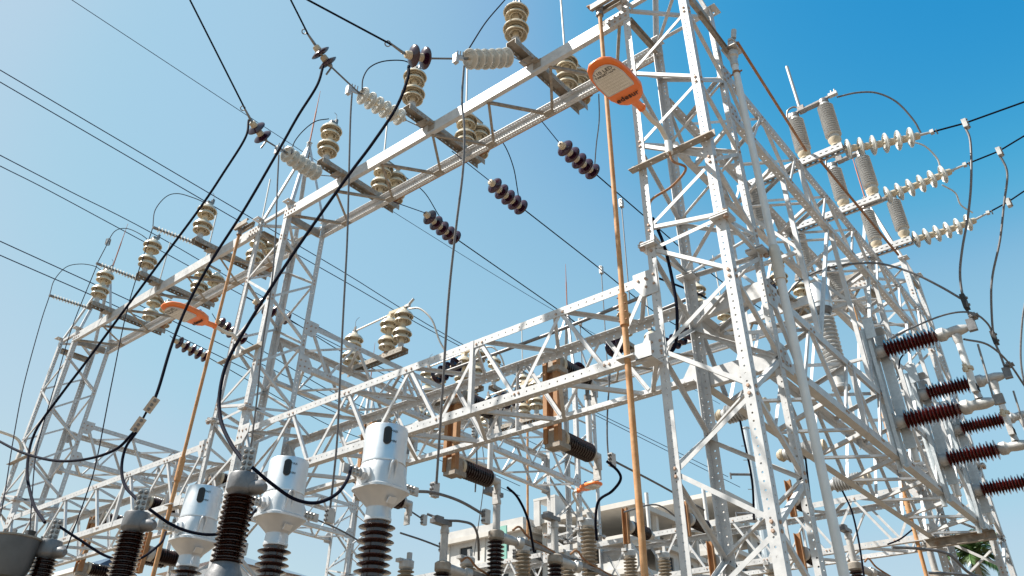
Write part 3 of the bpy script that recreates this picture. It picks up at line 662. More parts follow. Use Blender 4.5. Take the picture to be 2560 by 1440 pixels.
# ------------------------------------------------------------------ dark brown bushings in front, lower left
BX = 3.9
def bushing(label, y, zc):
    x = BX; T = Thing('bushing', label, 'bushing', (x, y, 0), 'dark bushings in front')
    T.part('turret', lathe([(.22, 0), (.22, 2.75), (.20, 2.72), (.175, 2.88), (.15, 3.0), (.12, 3.06), (.11, 3.09)], (x, y, 0), EZ, 24), 'castgrey', True)
    prof = [(.075, 0)]; n = 26; st = .020
    L = zc-.06-3.08; st = L/n
    for i in range(n):
        rr = .132 if i % 2 else .112; z = i*st
        prof += [(.078, z+st*.2), (rr*.96, z+st*.5), (rr, z+st*.58), (rr*.95, z+st*.66), (.078, z+st*.9)]
    T.part('porcelain', lathe(prof+[(.078, L+.02)], (x, y, 3.07), EZ, 28), 'brown_gloss', True)
    T.part('cap', merge([lathe([(.088, 0), (.122, .035), (.126, .05), (.122, .17), (.115, .185), (.05, .19)], (x, y, zc-.06), EZ, 24), lathe([(.065, -.02), (.06, .13), (.035, .17)], (x+.03, y-.06, zc+.01), (.35, -.94, -.1), 10)]), 'castgrey', True)
    f = np.array([-.5, -.86, 0]); u = np.cross(EZ, f)
    pad = T.part('terminal_plate', boxg(np.array([x, y, zc+.13])-u*.052+f*.01, u*.104, EZ*.235, -f*.014), 'castalu')
    T.part('plate_bolts', merge([lathe([(.020, 0), (.020, .008), (.012, .02)], np.array([x, y, zc+.13])+u*(.026*q)+EZ*(.04+.052*k)+f*.01, f, 8, cap0=False) for k in range(4) for q in (-1, 1)]), 'fitting', parent=pad, kind='stuff')
    return np.array([x, y, zc+.33])
BTOP = [bushing(l, y, z) for y, z, l in ((6.272, 3.70, 'tallest dark brown ribbed bushing in front, between two silver transformers'), (8.013, 3.66, 'second dark bushing in front, left of the rusty conduit'), (9.824, 3.66, 'third dark bushing in front, at the bottom left corner'))]
# grey tank at the left edge
tp = np.array([3.35, 9.9, 0])
tp = atD(22, 1390, 8.6)
T = Thing('breaker_tank', 'dark grey painted tank at the bottom left corner', 'tank', (tp[0], tp[1], 0), None)
T.part('pedestal', lathe([(.16, 0), (.16, tp[2]-.45), (.20, tp[2]-.43), (.20, tp[2]-.40), (.17, tp[2]-.38), (.15, tp[2]-.22)], (tp[0], tp[1], 0), EZ, 24), 'galv_old', True)
zt = tp[2]+.17
T.part('shell', lathe([(.15, zt-.40), (.21, zt-.385), (.24, zt-.30), (.27, zt), (.0, zt+.002)], (tp[0], tp[1], 0), EZ, 32, cap1=False), 'tank', True)
T.part('rim_ring', lathe([(.268, zt-.01), (.285, zt-.005), (.285, zt+.012), (.24, zt+.015)], (tp[0], tp[1], 0), EZ, 32), 'galv_old', True)
T.part('filler_cap', lathe([(.05, 0), (.05, .05), (.055, .055), (.055, .075), (.0, .078)], (tp[0]+.10, tp[1]-.1, zt+.015), EZ, 18, cap1=False), 'rubber', True)
T.part('rim_bolts', merge([lathe([(.012, 0), (.012, .03)], (tp[0]+.275*math.cos(a), tp[1]+.275*math.sin(a), zt+.012), EZ, 6) for a in np.linspace(0, 6.28, 17)[:-1]]), 'fitting', kind='stuff')

# ------------------------------------------------------------------ vertical switches on the lower right truss
def red_post(T, x, z, y0):
    """horizontal red-brown post pointing to -Y from y0"""
    prof = [(.062, 0)]; n = 15; L = .66; st = L/n
    for i in range(n):
        rr = .14 if i % 2 == 0 else .115; q = i*st
        prof += [(.062, q+st*.12), (rr*.96, q+st*.42), (rr, q+st*.5), (rr*.95, q+st*.58), (.062, q+st*.92)]
    T.part('red_post', lathe(prof+[(.06, L+.03)], (x, y0, z), -EY, 26), 'redbrown', True)
    T.part('post_flange', merge([lathe([(.085, 0), (.085, .05), (.07, .10)], (x, y0+.10, z), -EY, 18), cbox((x, y0+.115, z), .2, .03, .2)]), 'castalu', True)
    return y0-.69
for i, x in enumerate((10.80, 12.65, 14.45)):
    lb = ('vertical switch with red-brown insulators, nearest and highest at right', 'vertical switch with red-brown insulators, middle of three at right', 'vertical switch with red-brown insulators, lowest at the right edge')[i]
    T = Thing('vertical_switch', lb, 'switch', (x, 2.47, 5.05), 'vertical switches at right')
    yb = 2.555
    T.part('base_frame', merge([channel((x-.13, yb, 4.95), (x-.13, yb, 6.95), EX, -EY, .17, .045, .008), ]), 'galv_new')
    T.part('side_plate', merge([boxg((x-.17, 2.42, 6.66), (.02, 0, 0), (0, .13, 0), (0, 0, .3)), boxg((x-.16, 2.33, 6.78), (.26, 0, .0), (0, .16, 0), (0, 0, .012)), boxg((x+.12, 2.38, 5.2), (.014, 0, 0), (0, .14, 0), (0, 0, 1.6))]), 'galv_new')
    T.part('drive_tube', rod((x+.20, 2.44, 5.05), (x+.20, 2.44, 6.5), .04, 14), 'pipe_white', True)
    T.part('rear_tube', rod((x+.03, 2.62, 4.9), (x+.03, 2.62, 6.9), .035, 14), 'galv_new', True)
    for z, up in ((6.52, True), (5.52, False)):
        ye = red_post(T, x+.02, z, 2.40)
        h = T.part('head_casting', lathe([(.075, 0), (.088, .02), (.09, .09), (.072, .11), (.06, .13), (.068, .2), (.07, .27), (.055, .34), (.04, .38)], (x+.02, ye+.02, z), -EY, 20), 'castalu', True)
        yc = ye-.22
        if up:
            T.part('hinge_collar', lathe([(.06, 0), (.055, .06), (.045, .12)], (x+.02, yc+.02, z-.06), -EZ, 14), 'castalu', True, parent=h)
            T.part('contact_tube', rod((x+.02, yc+.02, z-.16), (x+.02, yc+.02, z-.78), .042, 18), 'pipe_white', True)
            T.part('tube_clamp', merge([lathe([(.065, 0), (.065, .04)], (x+.02, yc+.02, z-.55), EZ, 14), boxg((x-.14, yc+.0, z-.55), (.12, 0, 0), (0, .05, 0), (0, 0, .03)), lathe([(.02, 0), (.025, .07)], (x-.13, yc+.02, z-.55), -EZ, 8)]), 'cement', True)
            T.part('line_terminal', merge([boxg((x-.02, ye-.46, z-.06), (.07, 0, 0), (0, .10, 0), (0, 0, .16)), boxg((x-.06, ye-.50, z+.10), (.14, 0, 0), (0, .06, 0), (0, 0, .05))]+[rod((x-.05+.05*k, ye-.53, z+.12), (x-.05+.05*k, ye-.42, z+.12), .012, 6) for k in range(3)]), 'castgrey')
        else:
            pd = T.part('terminal_block', merge([boxg((x-.10, yc-.02, z+.13), (.17, 0, 0), (0, .07, 0), (0, 0, .13)), lathe([(.05, .06), (.04, .14)], (x, yc+.01, z), EZ, 12)]), 'castalu')
            T.part('bolt_rings', merge([tube([np.array([x-.065+.08*q, yc-.025, z+.165+.045*k])+np.array([math.cos(a)*.02, 0, math.sin(a)*.02]) for a in np.linspace(0, 6.28, 13)], .006, 5) for k in range(2) for q in range(2)]), 'print_black', parent=pd, kind='stuff')
            T.part('jaw_finger', merge([boxg((x+.0, ye-.47, z-.05), (.05, 0, 0), (0, .12, 0), (0, 0, .12)), rod((x+.02, ye-.36, z+.02), (x+.02, ye-.40, z+.75), .013, 8)]), 'fitting')
# pale ribbed posts pointing back from the same truss
for x, l in ((9.0, 'just right of the nearest tower leg'), (10.8, 'in the middle under the right truss'), (12.5, 'lowest, near the right truss end')):
    T = Thing('ribbed_post', 'pale grey ribbed insulator lying flat, %s' % l, 'insulator', (x, 3.5, 5.4), 'pale ribbed insulators under the right truss')
    T.inst('ribbed_body', shared('pale_post', ribbed(.50, 10, .085, .118, .05, 22, .5), 'greyglaze'), orient((x, 3.56, 5.42), EY))
    T.part('end_cap', merge([lathe([(.08, 0), (.09, .03), (.06, .08), (.03, .1)], (x, 4.06, 5.42), EY, 16), lathe([(.09, 0), (.09, .09)], (x, 3.47, 5.42), EY, 16)]), 'cement', True)
# arrester with metal can behind
ap = atX(2040, 712, 10.4); T = Thing('surge_arrester', 'grey ribbed arrester with shiny metal can on top, between the right trusses', 'arrester', (ap[0], ap[1], 5.96))
zt = zv(2043, 716, ap[0], ap[1]); zc = zv(2050, 770, ap[0], ap[1]); zb = 5.96
T.part('metal_can', lathe([(.14, zc-.03), (.145, zc+.03), (.155, zc+.04), (.155, zt-.02), (.14, zt), (.0, zt+.005)], (ap[0], ap[1], 0), EZ, 26, cap1=False), 'alu', True)
T.part('collar', lathe([(.10, zc-.12), (.115, zc-.09), (.13, zc-.06), (.135, zc-.03)], (ap[0], ap[1], 0), EZ, 24), 'castgrey', True)
g = ribbed(.95, 14, .10, .135, .05, 22, .5); T.part('ribbed_body', ([(p[0]+ap[0], p[1]+ap[1], p[2]+zc-.12-.95) for p in g[0]], g[1]), 'greyglaze', True)
T.part('base', lathe([(.12, 0), (.12, .04), (.09, .06), (.09, zc-.12-.95-zb)], (ap[0], ap[1], zb), EZ, 20), 'castalu', True)
T.part('top_pad', merge([boxg((ap[0]-.02, ap[1]-.05, zt), (.012, 0, 0), (0, .1, 0), (0, 0, .12)), cbox((ap[0]+.06, ap[1], zt+.05), .04, .06, .10)]), 'castalu')

# ------------------------------------------------------------------ rusty-post switches behind the front box truss
def rear_switch(label, y):
    T = Thing('post_mounted_switch', label, 'switch', (7.42, y, 4.9), 'rusty-post switches behind the front box truss')
    T.part('rust_post', channel((7.345, y-.11, 4.93), (7.345, y-.11, 6.05), EY, EX, .06, .08, .010), 'rust_post'); T.part('rust_post', channel((7.345, y+.11, 4.93), (7.345, y+.11, 6.05), -EY, EX, .06, .08, .010), 'rust_post')
    T.part('web_plate', boxg((7.41, y-.06, 4.95), (.012, 0, 0), (0, .12, 0), (0, 0, 1.08)), 'rust_dark')
    for z in (5.02, 5.98):
        T.part('mount_box', merge([boxg((7.36, y-.10, z-.14), (.16, 0, 0), (0, .2, 0), (0, 0, .22)), boxg((7.30, y-.16, z-.17), (.22, 0, 0), (0, .10, 0), (0, 0, .06))]), 'galv_old')
        T.part('flange', lathe([(.12, 0), (.12, .05), (.10, .06)], (7.52, y, z), EX, 22), 'cement', True)
        prof = [(.07, 0)]; n = 12; L = .56; st = L/n
        for i in range(n): q = i*st; prof += [(.072, q+st*.15), (.116, q+st*.42), (.119, q+st*.5), (.115, q+st*.58), (.072, q+st*.9)]
        T.part('ribbed_post', lathe(prof+[(.07, L)], (7.58, y, z), EX, 22), 'brown', True)
        T.part('end_fitting', merge([lathe([(.085, 0), (.095, .05), (.07, .08), (.055, .1), (.055, .20)], (8.13, y, z), EX, 18), rod((8.32, y, z+.03), (8.32, y, z-.16), .05, 12), boxg((8.28, y-.05, z-.30), (.03, 0, 0), (0, .1, 0), (0, 0, .18))]), 'castalu', True)
    T.part('blade_tube', rod((8.16, y, 5.1), (8.16, y, 5.72), .038, 14), 'pipe_white', True)
    T.part('blade_fingers', merge([rod((8.13+.03*k, y+.02*q, 5.72), (8.13+.03*k, y+.02*q, 6.1), .010, 6) for k in range(3) for q in (0,)]+[rod((8.06, y-.06, 5.70), (8.26, y+.06, 5.74), .014, 6), cbox((8.16, y, 5.76), .07, .07, .07)]), 'fitting')
    return T
RSY = (5.50, 7.15, 8.85, 12.9, 15.2, 16.95)
for y, l in zip(RSY, ('right of centre, closest to the near tower', 'at the centre, right of the hanging cable', 'behind the largest silver transformer', 'just left of the middle tower', 'behind the second rusty conduit, low at left', 'far left behind the dark bushings')): rear_switch('switch on rust-brown posts %s' % l, y)

# ------------------------------------------------------------------ conduits and pipes
def conduit(label, x, y, ztop, z0=0., r=.032, m='rust_pipe', crank=True):
    T = Thing('conduit', label, 'pipe', (x, y, z0), 'vertical pipes on the towers')
    T.part('lower_tube', rod((x, y, z0), (x, y, 5.55), r, 14), m, True); T.part('upper_tube', rod((x, y, 5.55), (x, y, ztop), r*.86, 14), m, True)
    T.part('coupling', merge([lathe([(r*1.5, 0), (r*1.5, .36)], (x, y, 5.42), EZ, 14)]), m, True)
    T.part('coupling_bolts', merge([rod((x-.03, y+.05, 5.47+.09*k), (x-.03, y-.05, 5.47+.09*k), .008, 6) for k in range(4)]), 'rust_dark', kind='stuff')
    T.part('guide_bracket', merge([boxg((x-.06, y-.10, 5.05), (.12, 0, 0), (0, .2, 0), (0, 0, .012)), boxg((x+.02, y-.20, 4.98), (.006, 0, 0), (0, .12, 0), (0, 0, .12)), boxg((x-.02, y-.28, 5.0), (.22, 0, 0), (0, .18, 0), (0, 0, .006)), boxg((x-.02, y-.28, 5.0), (.006, 0, 0), (0, .18, 0), (0, 0, .16))]), 'galv')
    if crank:
        T.part('bearing', merge([lathe([(.05, 0), (.05, .04), (.035, .05), (.035, .09), (.05, .1), (.05, .14)], (x, y, ztop-.02), EZ, 12)]+[rod((x+.03, y-.06, ztop-.12-.025*k), (x+.03, y+.06, ztop-.12-.025*k), .006, 6) for k in range(5)]), 'fitting', True)
        T.part('outrigger', channel((x-.08, y-.30, ztop+.10), (x-.08, y+.10, ztop+.10), EZ, EX, .10, .05, .006), 'galv_old'); T.part('outrigger', channel((x+.10, y-.30, ztop+.10), (x+.10, y+.10, ztop+.10), EZ, -EX, .10, .05, .006), 'galv_old')
        T.part('crank', merge([boxg((x-.04, y-.02, ztop+.21), (.10, 0, 0), (0, .2, .05), (0, 0, .02)), lathe([(.02, 0), (.02, .12)], (x, y, ztop+.1), EZ, 10)]), 'rust_dark')
conduit('rusty orange-brown conduit in front of the nearest tower, full picture height', 6.24, 3.715, 10.12)
conduit('thin rusty conduit left of the middle tower', 6.24, 11.86, 10.02)
conduit('rusty conduit far back at right, beside the right-edge tower', 15.1, 3.70, 10.0)
conduit('distant rusty conduit in front of the concrete building', 15.1, 12.02, 10.0)
# white drive pipe on the right of the nearest tower, with top crank
T = Thing('drive_pipe', 'white galvanised drive pipe down the right side of the nearest tower', 'pipe', (7.34, 2.44, 0))
T.part('tube', merge([rod((7.34, 2.44, 0), (7.34, 2.44, 6.05), .045, 16), rod((7.34, 2.44, 6.05), (7.34, 2.44, 9.2), .042, 16)]), 'pipe_white', True)
T.part('coupling', merge([lathe([(.058, 0), (.058, .4), (.05, .42)], (7.34, 2.44, 6.0), EZ, 16)]), 'pipe_beige', True)
T.part('hose_clamp', merge([lathe([(.049, 0), (.049, .035)], (7.34, 2.44, 9.05), EZ, 16), rod((7.34, 2.36, 9.07), (7.34, 2.52, 9.07), .012, 6)]), 'rust_dark')
T.part('head_bearing', merge([lathe([(.05, 0), (.05, .14), (.07, .16), (.075, .24), (.06, .26)], (7.34, 2.44, 9.2), EZ, 16), cbox((7.34, 2.44, 9.47), .22, .2, .012)]), 'castalu', True)
T.part('crank', merge([boxg((7.28, 2.41, 9.48), (.1, 0, .28), (0, .06, 0), (.04, 0, 0)), lathe([(.035, 0), (.035, .14)], (7.40, 2.40, 9.74), -EY*.2+EZ, 12), boxg((7.34, 2.40, 9.68), (.16, -.02, .02), (0, .06, 0), (0, 0, .03))]), 'castalu')
T.part('wall_bracket', channel((6.55, 2.50, 9.46), (7.40, 2.50, 9.40), EZ, -EY, .10, .05, .006), 'galv_old')
solo('drive_rod', 'rusty rod slanting down from the crank above the white pipe', 'rod', rod(np.array([7.46, 2.38, 9.70]), np.array([9.84, 2.48, 9.42]), .020, 10), 'rust_dark', True)

# ------------------------------------------------------------------ street lamps
def lamp(label, base, tail, ax, up_text=True, group='orange street lamps', scale=1., arm=True, mid=None):
    """ax = horizontal direction of the head; tail = rear end of the head"""
    ax = nrm(ax); sd = np.cross(EZ, ax); tail = np.asarray(tail, float); L = .70*scale
    T = Thing('street_lamp', label, 'street lamp', base, group)
    tilt = EZ*0
    prof = [(-.10, .036, .03, .036), (0, .045, .03, .04), (.015, .09, .045, .05), (.06, .145, .07, .05), (.16, .188, .085, .045), (.38, .198, .085, .04), (.54, .182, .07, .035), (.64, .145, .05, .028), (.695, .09, .03, .02), (.71, .02, .01, .008)]
    secs = []
    n = 24
    for s, w, h, dn in prof:
        c = tail+ax*s*scale; ring = []
        for i in range(n):
            t = 2*math.pi*i/n; ct, st = math.cos(t), math.sin(t)
            zz = h*abs(st)**.8 if st >= 0 else -dn*abs(st)**.45
            ring.append(c+sd*w*scale*math.copysign(abs(ct)**.8, ct)+EZ*zz*scale)
        secs.append(ring)
    T.part('housing', loft(secs), 'orange', True)
    # top shell: thin pale rim
    zb = -.052*scale
    lens = [(.25, .145), (.27, .155), (.45, .155), (.54, .138), (.60, .105), (.635, .06), (.645, 0)]
    out = [tail+ax*s*scale-sd*w*scale+EZ*zb for s, w in lens]+[tail+ax*s*scale+sd*w*scale+EZ*zb for s, w in lens[::-1][1:]]
    ln = T.part('lens', poly_prism(out, EZ, .02), 'lens')
    T.part('lens_frame', merge([rod(out[i], out[(i+1) % len(out)], .005*scale, 6) for i in range(len(out))]), 'castalu', parent=ln)
    leds = []
    for i in range(13):
        for j in range(6):
            c = tail+ax*(.29+j*.042)*scale+sd*(-.12+i*.020)*scale+EZ*(zb-.001); leds.append(boxg(c-ax*.011-sd*.004, ax*.022, sd*.008, -EZ*.002))
    T.part('led_grid', merge(leds), 'led', parent=ln, kind='stuff')
    T.part('neck', merge([lathe([(.045, 0), (.042, .09), (.036, .12), (.036, .16)], tail-ax*.16*scale, ax, 16), lathe([(.05, 0), (.05, .02)], tail-ax*.15*scale, ax, 16)]), 'orange', True)
    if up_text:
        ux = -sd if np.dot(-sd, RX) > 0 else sd; uy = ax if np.dot(np.cross(ux, ax), -EZ) > 0 else -ax
        T.part('brand_lettering', text_geom('edesur', .095*scale, tail+ax*.135*scale+EZ*(zb-.003), ux, uy, .003), 'print_black')
        T.part('rating_lettering', text_geom('110 LED', .062*scale, tail+ax*.585*scale+EZ*(zb-.004), ux, uy, .001), 'print_black', parent=ln)
        T.part('rating_lettering', text_geom('TARGET-LUX', .040*scale, tail+ax*.538*scale+EZ*(zb-.004), ux, uy, .001), 'print_black', parent=ln)
    T.part('photocell', lathe([(.035, 0), (.035, .06), (.03, .075)], tail+ax*.15*scale+EZ*.075*scale, EZ, 12), 'blue_cap', True)
    if arm:
        b = np.asarray(base, float); path = [b, b+EZ*.12]+[np.asarray(q) for q in (mid or [])]+[tail-ax*.35*scale-EZ*.03, tail-ax*.12*scale]
        T.part('arm', tube(spline(path, 8), .030, 12), 'pipe_beige', True)
        T.part('arm_socket', merge([lathe([(.042, 0), (.042, .16)], b-EZ*.02, EZ, 14), cbox(b+np.array([.02, -.06, .05]), .05, .10, .08)]), 'pipe_white', True)
    return T
b1 = np.array([6.33, 3.02, 7.40])
lamp('orange lamp lettered edesur beside the nearest tower', b1, (5.70, 3.05, 7.73), -EX, scale=1.05, mid=[(6.30, 3.03, 7.60), (6.20, 3.04, 7.70)])
solo('lamp_bar', 'angle bar across the nearest tower holding the lamp arm', 'steel bar', angle((6.425, 2.50, 7.41), (6.425, 3.56, 7.41), -EX, EZ, .10, .10, .008, rng(1.06, .17), rng(1.06, .17)), 'galv_old')
solo('lamp_lead', 'rusty lead pipe from the lamp arm to the tower leg', 'pipe', tube(spline([b1-EZ*.02, b1+np.array([.02, -.02, -.14]), b1+np.array([.10, -.12, -.24]), b1+np.array([.16, .10, -.34]), b1+np.array([.14, .36, -.42]), b1+np.array([.14, .40, -.6])], 6), .014, 8), 'rust_dark', True)
solo('power_cable', 'black cable running down inside the nearest tower leg', 'cable', tube(spline([(6.49, 3.40, 6.75), (6.50, 3.30, 6.3), (6.52, 3.26, 5.7), (6.49, 3.27, 5.35), (6.49, 3.32, 5.16), (6.49, 3.42, 5.10)], 8), .017, 10), 'cable_black', True)
t2 = atY(516, 806, 11.12)
h2 = atY(410, 772, 11.12); d2 = h2-t2; d2[2] = 0
lamp('second orange lamp hung left of the middle tower', np.array([6.33, 11.12, t2[2]-.33]), t2, -EX, scale=1.08, mid=[(6.30, 11.12, t2[2]-.10), (6.18, 11.12, t2[2]-.02)])
solo('lamp_bar', 'angle bar across the middle tower holding the lamp arm', 'steel bar', angle((6.425, 10.58, t2[2]-.30), (6.425, 11.7, t2[2]-.30), -EX, EZ, .10, .10, .008), 'galv_old')
l3 = atX(1462, 1232, 15.0)
lamp('distant small orange lamp above the concrete building', np.array([15.25, l3[1]+.35, l3[2]-.3]), l3+np.array([-.25, -.1, 0]), np.array([-.25, -1, 0]), False, scale=.85)
l4 = atX(2, 1105, 6.2)
T = Thing('lamp_bracket', 'beige lamp arm bracket on the far left tower, lamp out of frame', 'pipe', (6.33, 19.05, 7.3))
T.part('arm', tube(spline([(6.33, 19.05, 7.3), (6.33, 19.05, 7.5), (6.2, 19.06, 7.68), (5.9, 19.08, 7.74), (5.0, 19.1, 7.78)], 8), .03, 10), 'pipe_beige', True); T.part('bar', angle((6.425, 18.5, 7.28), (6.425, 19.6, 7.28), -EX, EZ, .1), 'galv_old')
# ------------------------------------------------------------------ cables, jumpers and loops
def lerp(a, b, t): return a+(b-a)*t
def pxX(pts, xa, xb):
    """sight points met with planes X = xa .. xb, by travelled length"""
    P = np.array(pts, float); s = np.r_[0, np.cumsum(np.hypot(*np.diff(P, axis=0).T))]; s /= s[-1]
    return [atX(p[0], p[1], lerp(xa, xb, t)) for p, t in zip(P, s)]
def cable(label, path, r, m, name='cable', cat='cable', group=None, per=8, n=8):
    return solo(name, label, cat, tube(spline(path, per), r, n), m, True, group)
K = []
cable('thick black cable sweeping from the leftmost dark discs down to the corner bushing', pxX([(622, 300), (613, 345), (560, 430), (500, 520), (400, 655), (300, 790), (215, 905), (150, 990), (88, 1080), (68, 1170), (82, 1255), (112, 1306)], wl[2][5][0], 3.92), .018, 'cable_black')
p = pxX([(808, 165), (792, 215), (745, 290), (700, 370), (610, 525), (530, 650), (470, 760), (430, 860), (400, 960), (386, 1000)], wl[1][5][0], 3.9)
cable('thick black cable sweeping from the middle dark discs to a double clamp', p, .018, 'cable_black')
cable('thick black cable sweeping from the right dark discs to the tallest bushing', pxX([(1022, 165), (1018, 200), (990, 270), (930, 360), (870, 440), (760, 595), (680, 715), (615, 820), (568, 905), (549, 985), (552, 1050), (575, 1105), (606, 1150)], wl[0][5][0], 3.92), .019, 'cable_black')
for (a, b, l) in (((392, 995), (366, 1030), 'upper'), ((358, 1045), (333, 1080), 'lower')):
    A, B = atX(*a, 3.9), atX(*b, 3.9); d = nrm(B-A); T = Thing('cable_clamp', '%s of two grey plate clamps joining black cables at left' % l, 'clamp', A, 'plate clamps at left'); f = nrm(-ray(*a)); u = nrm(np.cross(d, f))
    T.part('plate', boxg(A-u*.045-f*.02, B-A, u*.09, f*.045), 'castalu'); T.part('clamp_bolts', merge([lathe([(.018, 0), (.018, .012), (.01, .018)], A+(B-A)*t+f*.025, f, 8, cap0=False) for t in (.2, .5, .8)]), 'castgrey', kind='stuff')
cable('short black link between the two plate clamps', [atX(366, 1030, 3.9), atX(358, 1045, 3.9)], .013, 'cable_black')
cable('black cable drooping from the plate clamp to the second bushing', pxX([(340, 1082), (314, 1120), (304, 1170), (313, 1215), (342, 1248)], 3.9, 3.9), .016, 'cable_black')
cable('black cable drooping from the plate clamp off the left edge', pxX([(333, 1082), (290, 1123), (220, 1147), (140, 1152), (60, 1133), (0, 1104), (-60, 1070)], 3.9, 3.7), .016, 'cable_black')
cable('black loop from the tallest bushing to the largest silver transformer', pxX([(630, 1168), (680, 1210), (735, 1247), (790, 1257), (840, 1236), (868, 1200), (878, 1168)], 3.92, 4.95), .016, 'cable_black')
cable('black loop from the second bushing to the middle silver transformer', pxX([(372, 1272), (430, 1312), (490, 1333), (550, 1334), (610, 1305), (640, 1275)], 3.92, 4.95), .015, 'cable_black')
cable('black loop from the corner bushing to the leftmost silver transformer', pxX([(148, 1316), (200, 1350), (270, 1392), (340, 1400), (400, 1360), (415, 1330)], 3.92, 4.95), .014, 'cable_black')
# long grey drops from the white strings
cable('twisted grey cable hanging from the right white string to the bus clamp', pxX([(1160, 165), (1155, 250), (1161, 330), (1157, 430), (1140, 570), (1122, 740), (1106, 980), (1091, 1210)], wl[0][3][0], 6.0), .014, 'cable_grey')
cable('twisted grey cable hanging from the middle white string', pxX([(880, 232), (876, 300), (872, 450), (868, 600), (859, 770), (850, 950), (842, 1110), (824, 1285)], wl[1][3][0], 6.0), .013, 'cable_grey')
cable('twisted grey cable hanging from the left white string past the middle tower', pxX([(697, 388), (694, 450), (688, 600), (679, 710), (655, 870), (642, 1000), (625, 1130), (600, 1290)], wl[2][3][0], 6.0), .012, 'cable_grey')
# loops from switch jaws
cable('dark jumper loop arching over to the second switch jaw', pxX([(905, 228), (908, 195), (925, 168), (960, 153), (1010, 152), (1038, 168)], wl[1][2][0], 6.05), .010, 'cable_black')
cable('dark jumper curving up to the first switch beyond the top edge', pxX([(1172, 122), (1215, 55), (1262, 0), (1282, -25)], wl[0][2][0], 6.05), .010, 'cable_black')
cable('dark jumper curving up to the third switch jaw', pxX([(728, 385), (736, 355), (760, 325), (790, 303), (822, 297)], wl[2][2][0], 6.05), .009, 'cable_black')
cable('dark loop above the polymer insulator near the middle tower', pxX([(382, 568), (388, 525), (415, 492), (445, 484), (485, 495), (515, 508)], 5.25, 6.05), .009, 'cable_black')
cable('dark loop with a small coil above the middle polymer insulator', pxX([(243, 658), (262, 622), (285, 580), (315, 571), (350, 585), (378, 606)], 5.3, 6.05), .009, 'cable_black')
cable('dark loop above the furthest left polymer insulator', pxX([(124, 738), (136, 700), (165, 668), (200, 660), (235, 665), (256, 678)], 5.3, 6.05), .009, 'cable_black')
c0 = pxX([(268, 612), (272, 598)], 5.45, 5.45); ax, u, v = frame(c0[1]-c0[0])
cable('small wire coil on the loop above the middle polymer insulator', [c0[0]+(c0[1]-c0[0])*(k/40)+(u*math.cos(k*.9)+v*math.sin(k*.9))*.045 for k in range(41)], .007, 'cable_grey', per=2, n=6)
cable('thin black wire hanging from the polymer insulator near the middle tower', pxX([(381, 572), (322, 759), (279, 960), (242, 1148), (215, 1239), (160, 1390)], 5.25, 4.6), .009, 'cable_black')
cable('thin black wire hanging from the middle polymer insulator', pxX([(242, 664), (181, 816), (138, 960), (97, 1101), (86, 1165), (74, 1333)], 5.3, 4.6), .009, 'cable_black')
cable('thin black wire hanging at the far left edge', pxX([(123, 742), (101, 809), (60, 960), (34, 1094), (10, 1245), (-5, 1310)], 5.3, 4.6), .009, 'cable_black')
# jumpers behind the gantry
cable('grey jumper dropping to the purple discs nearest the rusty conduit', pxX([(1497, 235), (1498, 300), (1491, 360), (1487, 412)], 7.7, 8.5), .009, 'cable_grey')
cable('dark jumper dropping to the purple discs in the middle of the sky', pxX([(1235, 325), (1265, 370), (1284, 420), (1293, 470), (1298, 505)], 7.75, 8.75), .009, 'cable_black')
cable('dark jumper dropping to the purple discs left of the hanging cable', pxX([(1010, 440), (1060, 480), (1095, 535), (1125, 580)], 7.75, 8.6), .009, 'cable_black')
for i, (a, b, l) in enumerate((((1553, 505), (1562, 760), 'nearest the rusty conduit'), ((1503, 672), (1512, 975), 'in the middle'), ((1450, 802), (1462, 930), 'leftmost'))):
    A = atZ(*a, 9.95); z = zv(*b, A[0], A[1]); T = Thing('dropper', 'thin vertical dropper wire under the dark line, %s' % l, 'wire', A, 'droppers under the dark lines')
    T.part('wire', rod(A, (A[0], A[1], z), .010, 7), 'cable_grey'); T.part('clamp', merge([cbox(A-EZ*.03, .07, .06, .16)]+[rod(A+np.array([-.05, -.0, .04-.07*k]), A+np.array([.05, 0, .04-.07*k]), .012, 6) for k in range(3)]), 'castalu')
# rigid bus tube behind the front truss
cable('dark rigid bus tube sloping behind the front box truss', [atX(1090, 938, 9.2), atX(1380, 832, 9.2), atX(1640, 728, 9.2)], .028, 'castgrey', 'bus_tube', 'bus tube', per=4, n=12)
cable('lower dark rigid bus tube glimpsed through the nearest tower', [atX(1640, 780, 8.8), atX(1760, 730, 8.8)], .026, 'castgrey', 'bus_tube', 'bus tube', per=4, n=12)
# conductors leaving the silver transformers and rear switches
cable('thick dark conductor from the largest silver transformer to the centre pole', pxX([(1035, 1228), (1085, 1232), (1150, 1253), (1215, 1290)], 5.95, 7.2), .017, 'cable_grey')
cable('dark cable bending down behind the largest silver transformer', pxX([(1068, 1285), (1110, 1300), (1150, 1303), (1182, 1313), (1195, 1345), (1197, 1400)], 8.3, 9.0), .018, 'cable_grey')
cable('dark cable curving down from the centre rear switch', pxX([(1268, 1218), (1295, 1245), (1320, 1300), (1335, 1380)], 8.3, 9.2), .017, 'cable_black')
cable('dark hooked cable hanging from the right rear switch', pxX([(1517, 1153), (1545, 1178), (1551, 1200), (1530, 1228), (1497, 1252), (1489, 1300), (1492, 1352)], 8.3, 8.6), .017, 'cable_black')
cable('grey conductor running right from the rear switch towards the near tower', pxX([(1530, 1150), (1650, 1213), (1760, 1275)], 8.4, 10.5), .014, 'cable_grey')
cable('thin dark jumper dropping to the rear switch conductor', pxX([(1525, 930), (1518, 1050), (1520, 1130), (1528, 1148)], 8.3, 8.4), .011, 'cable_grey')
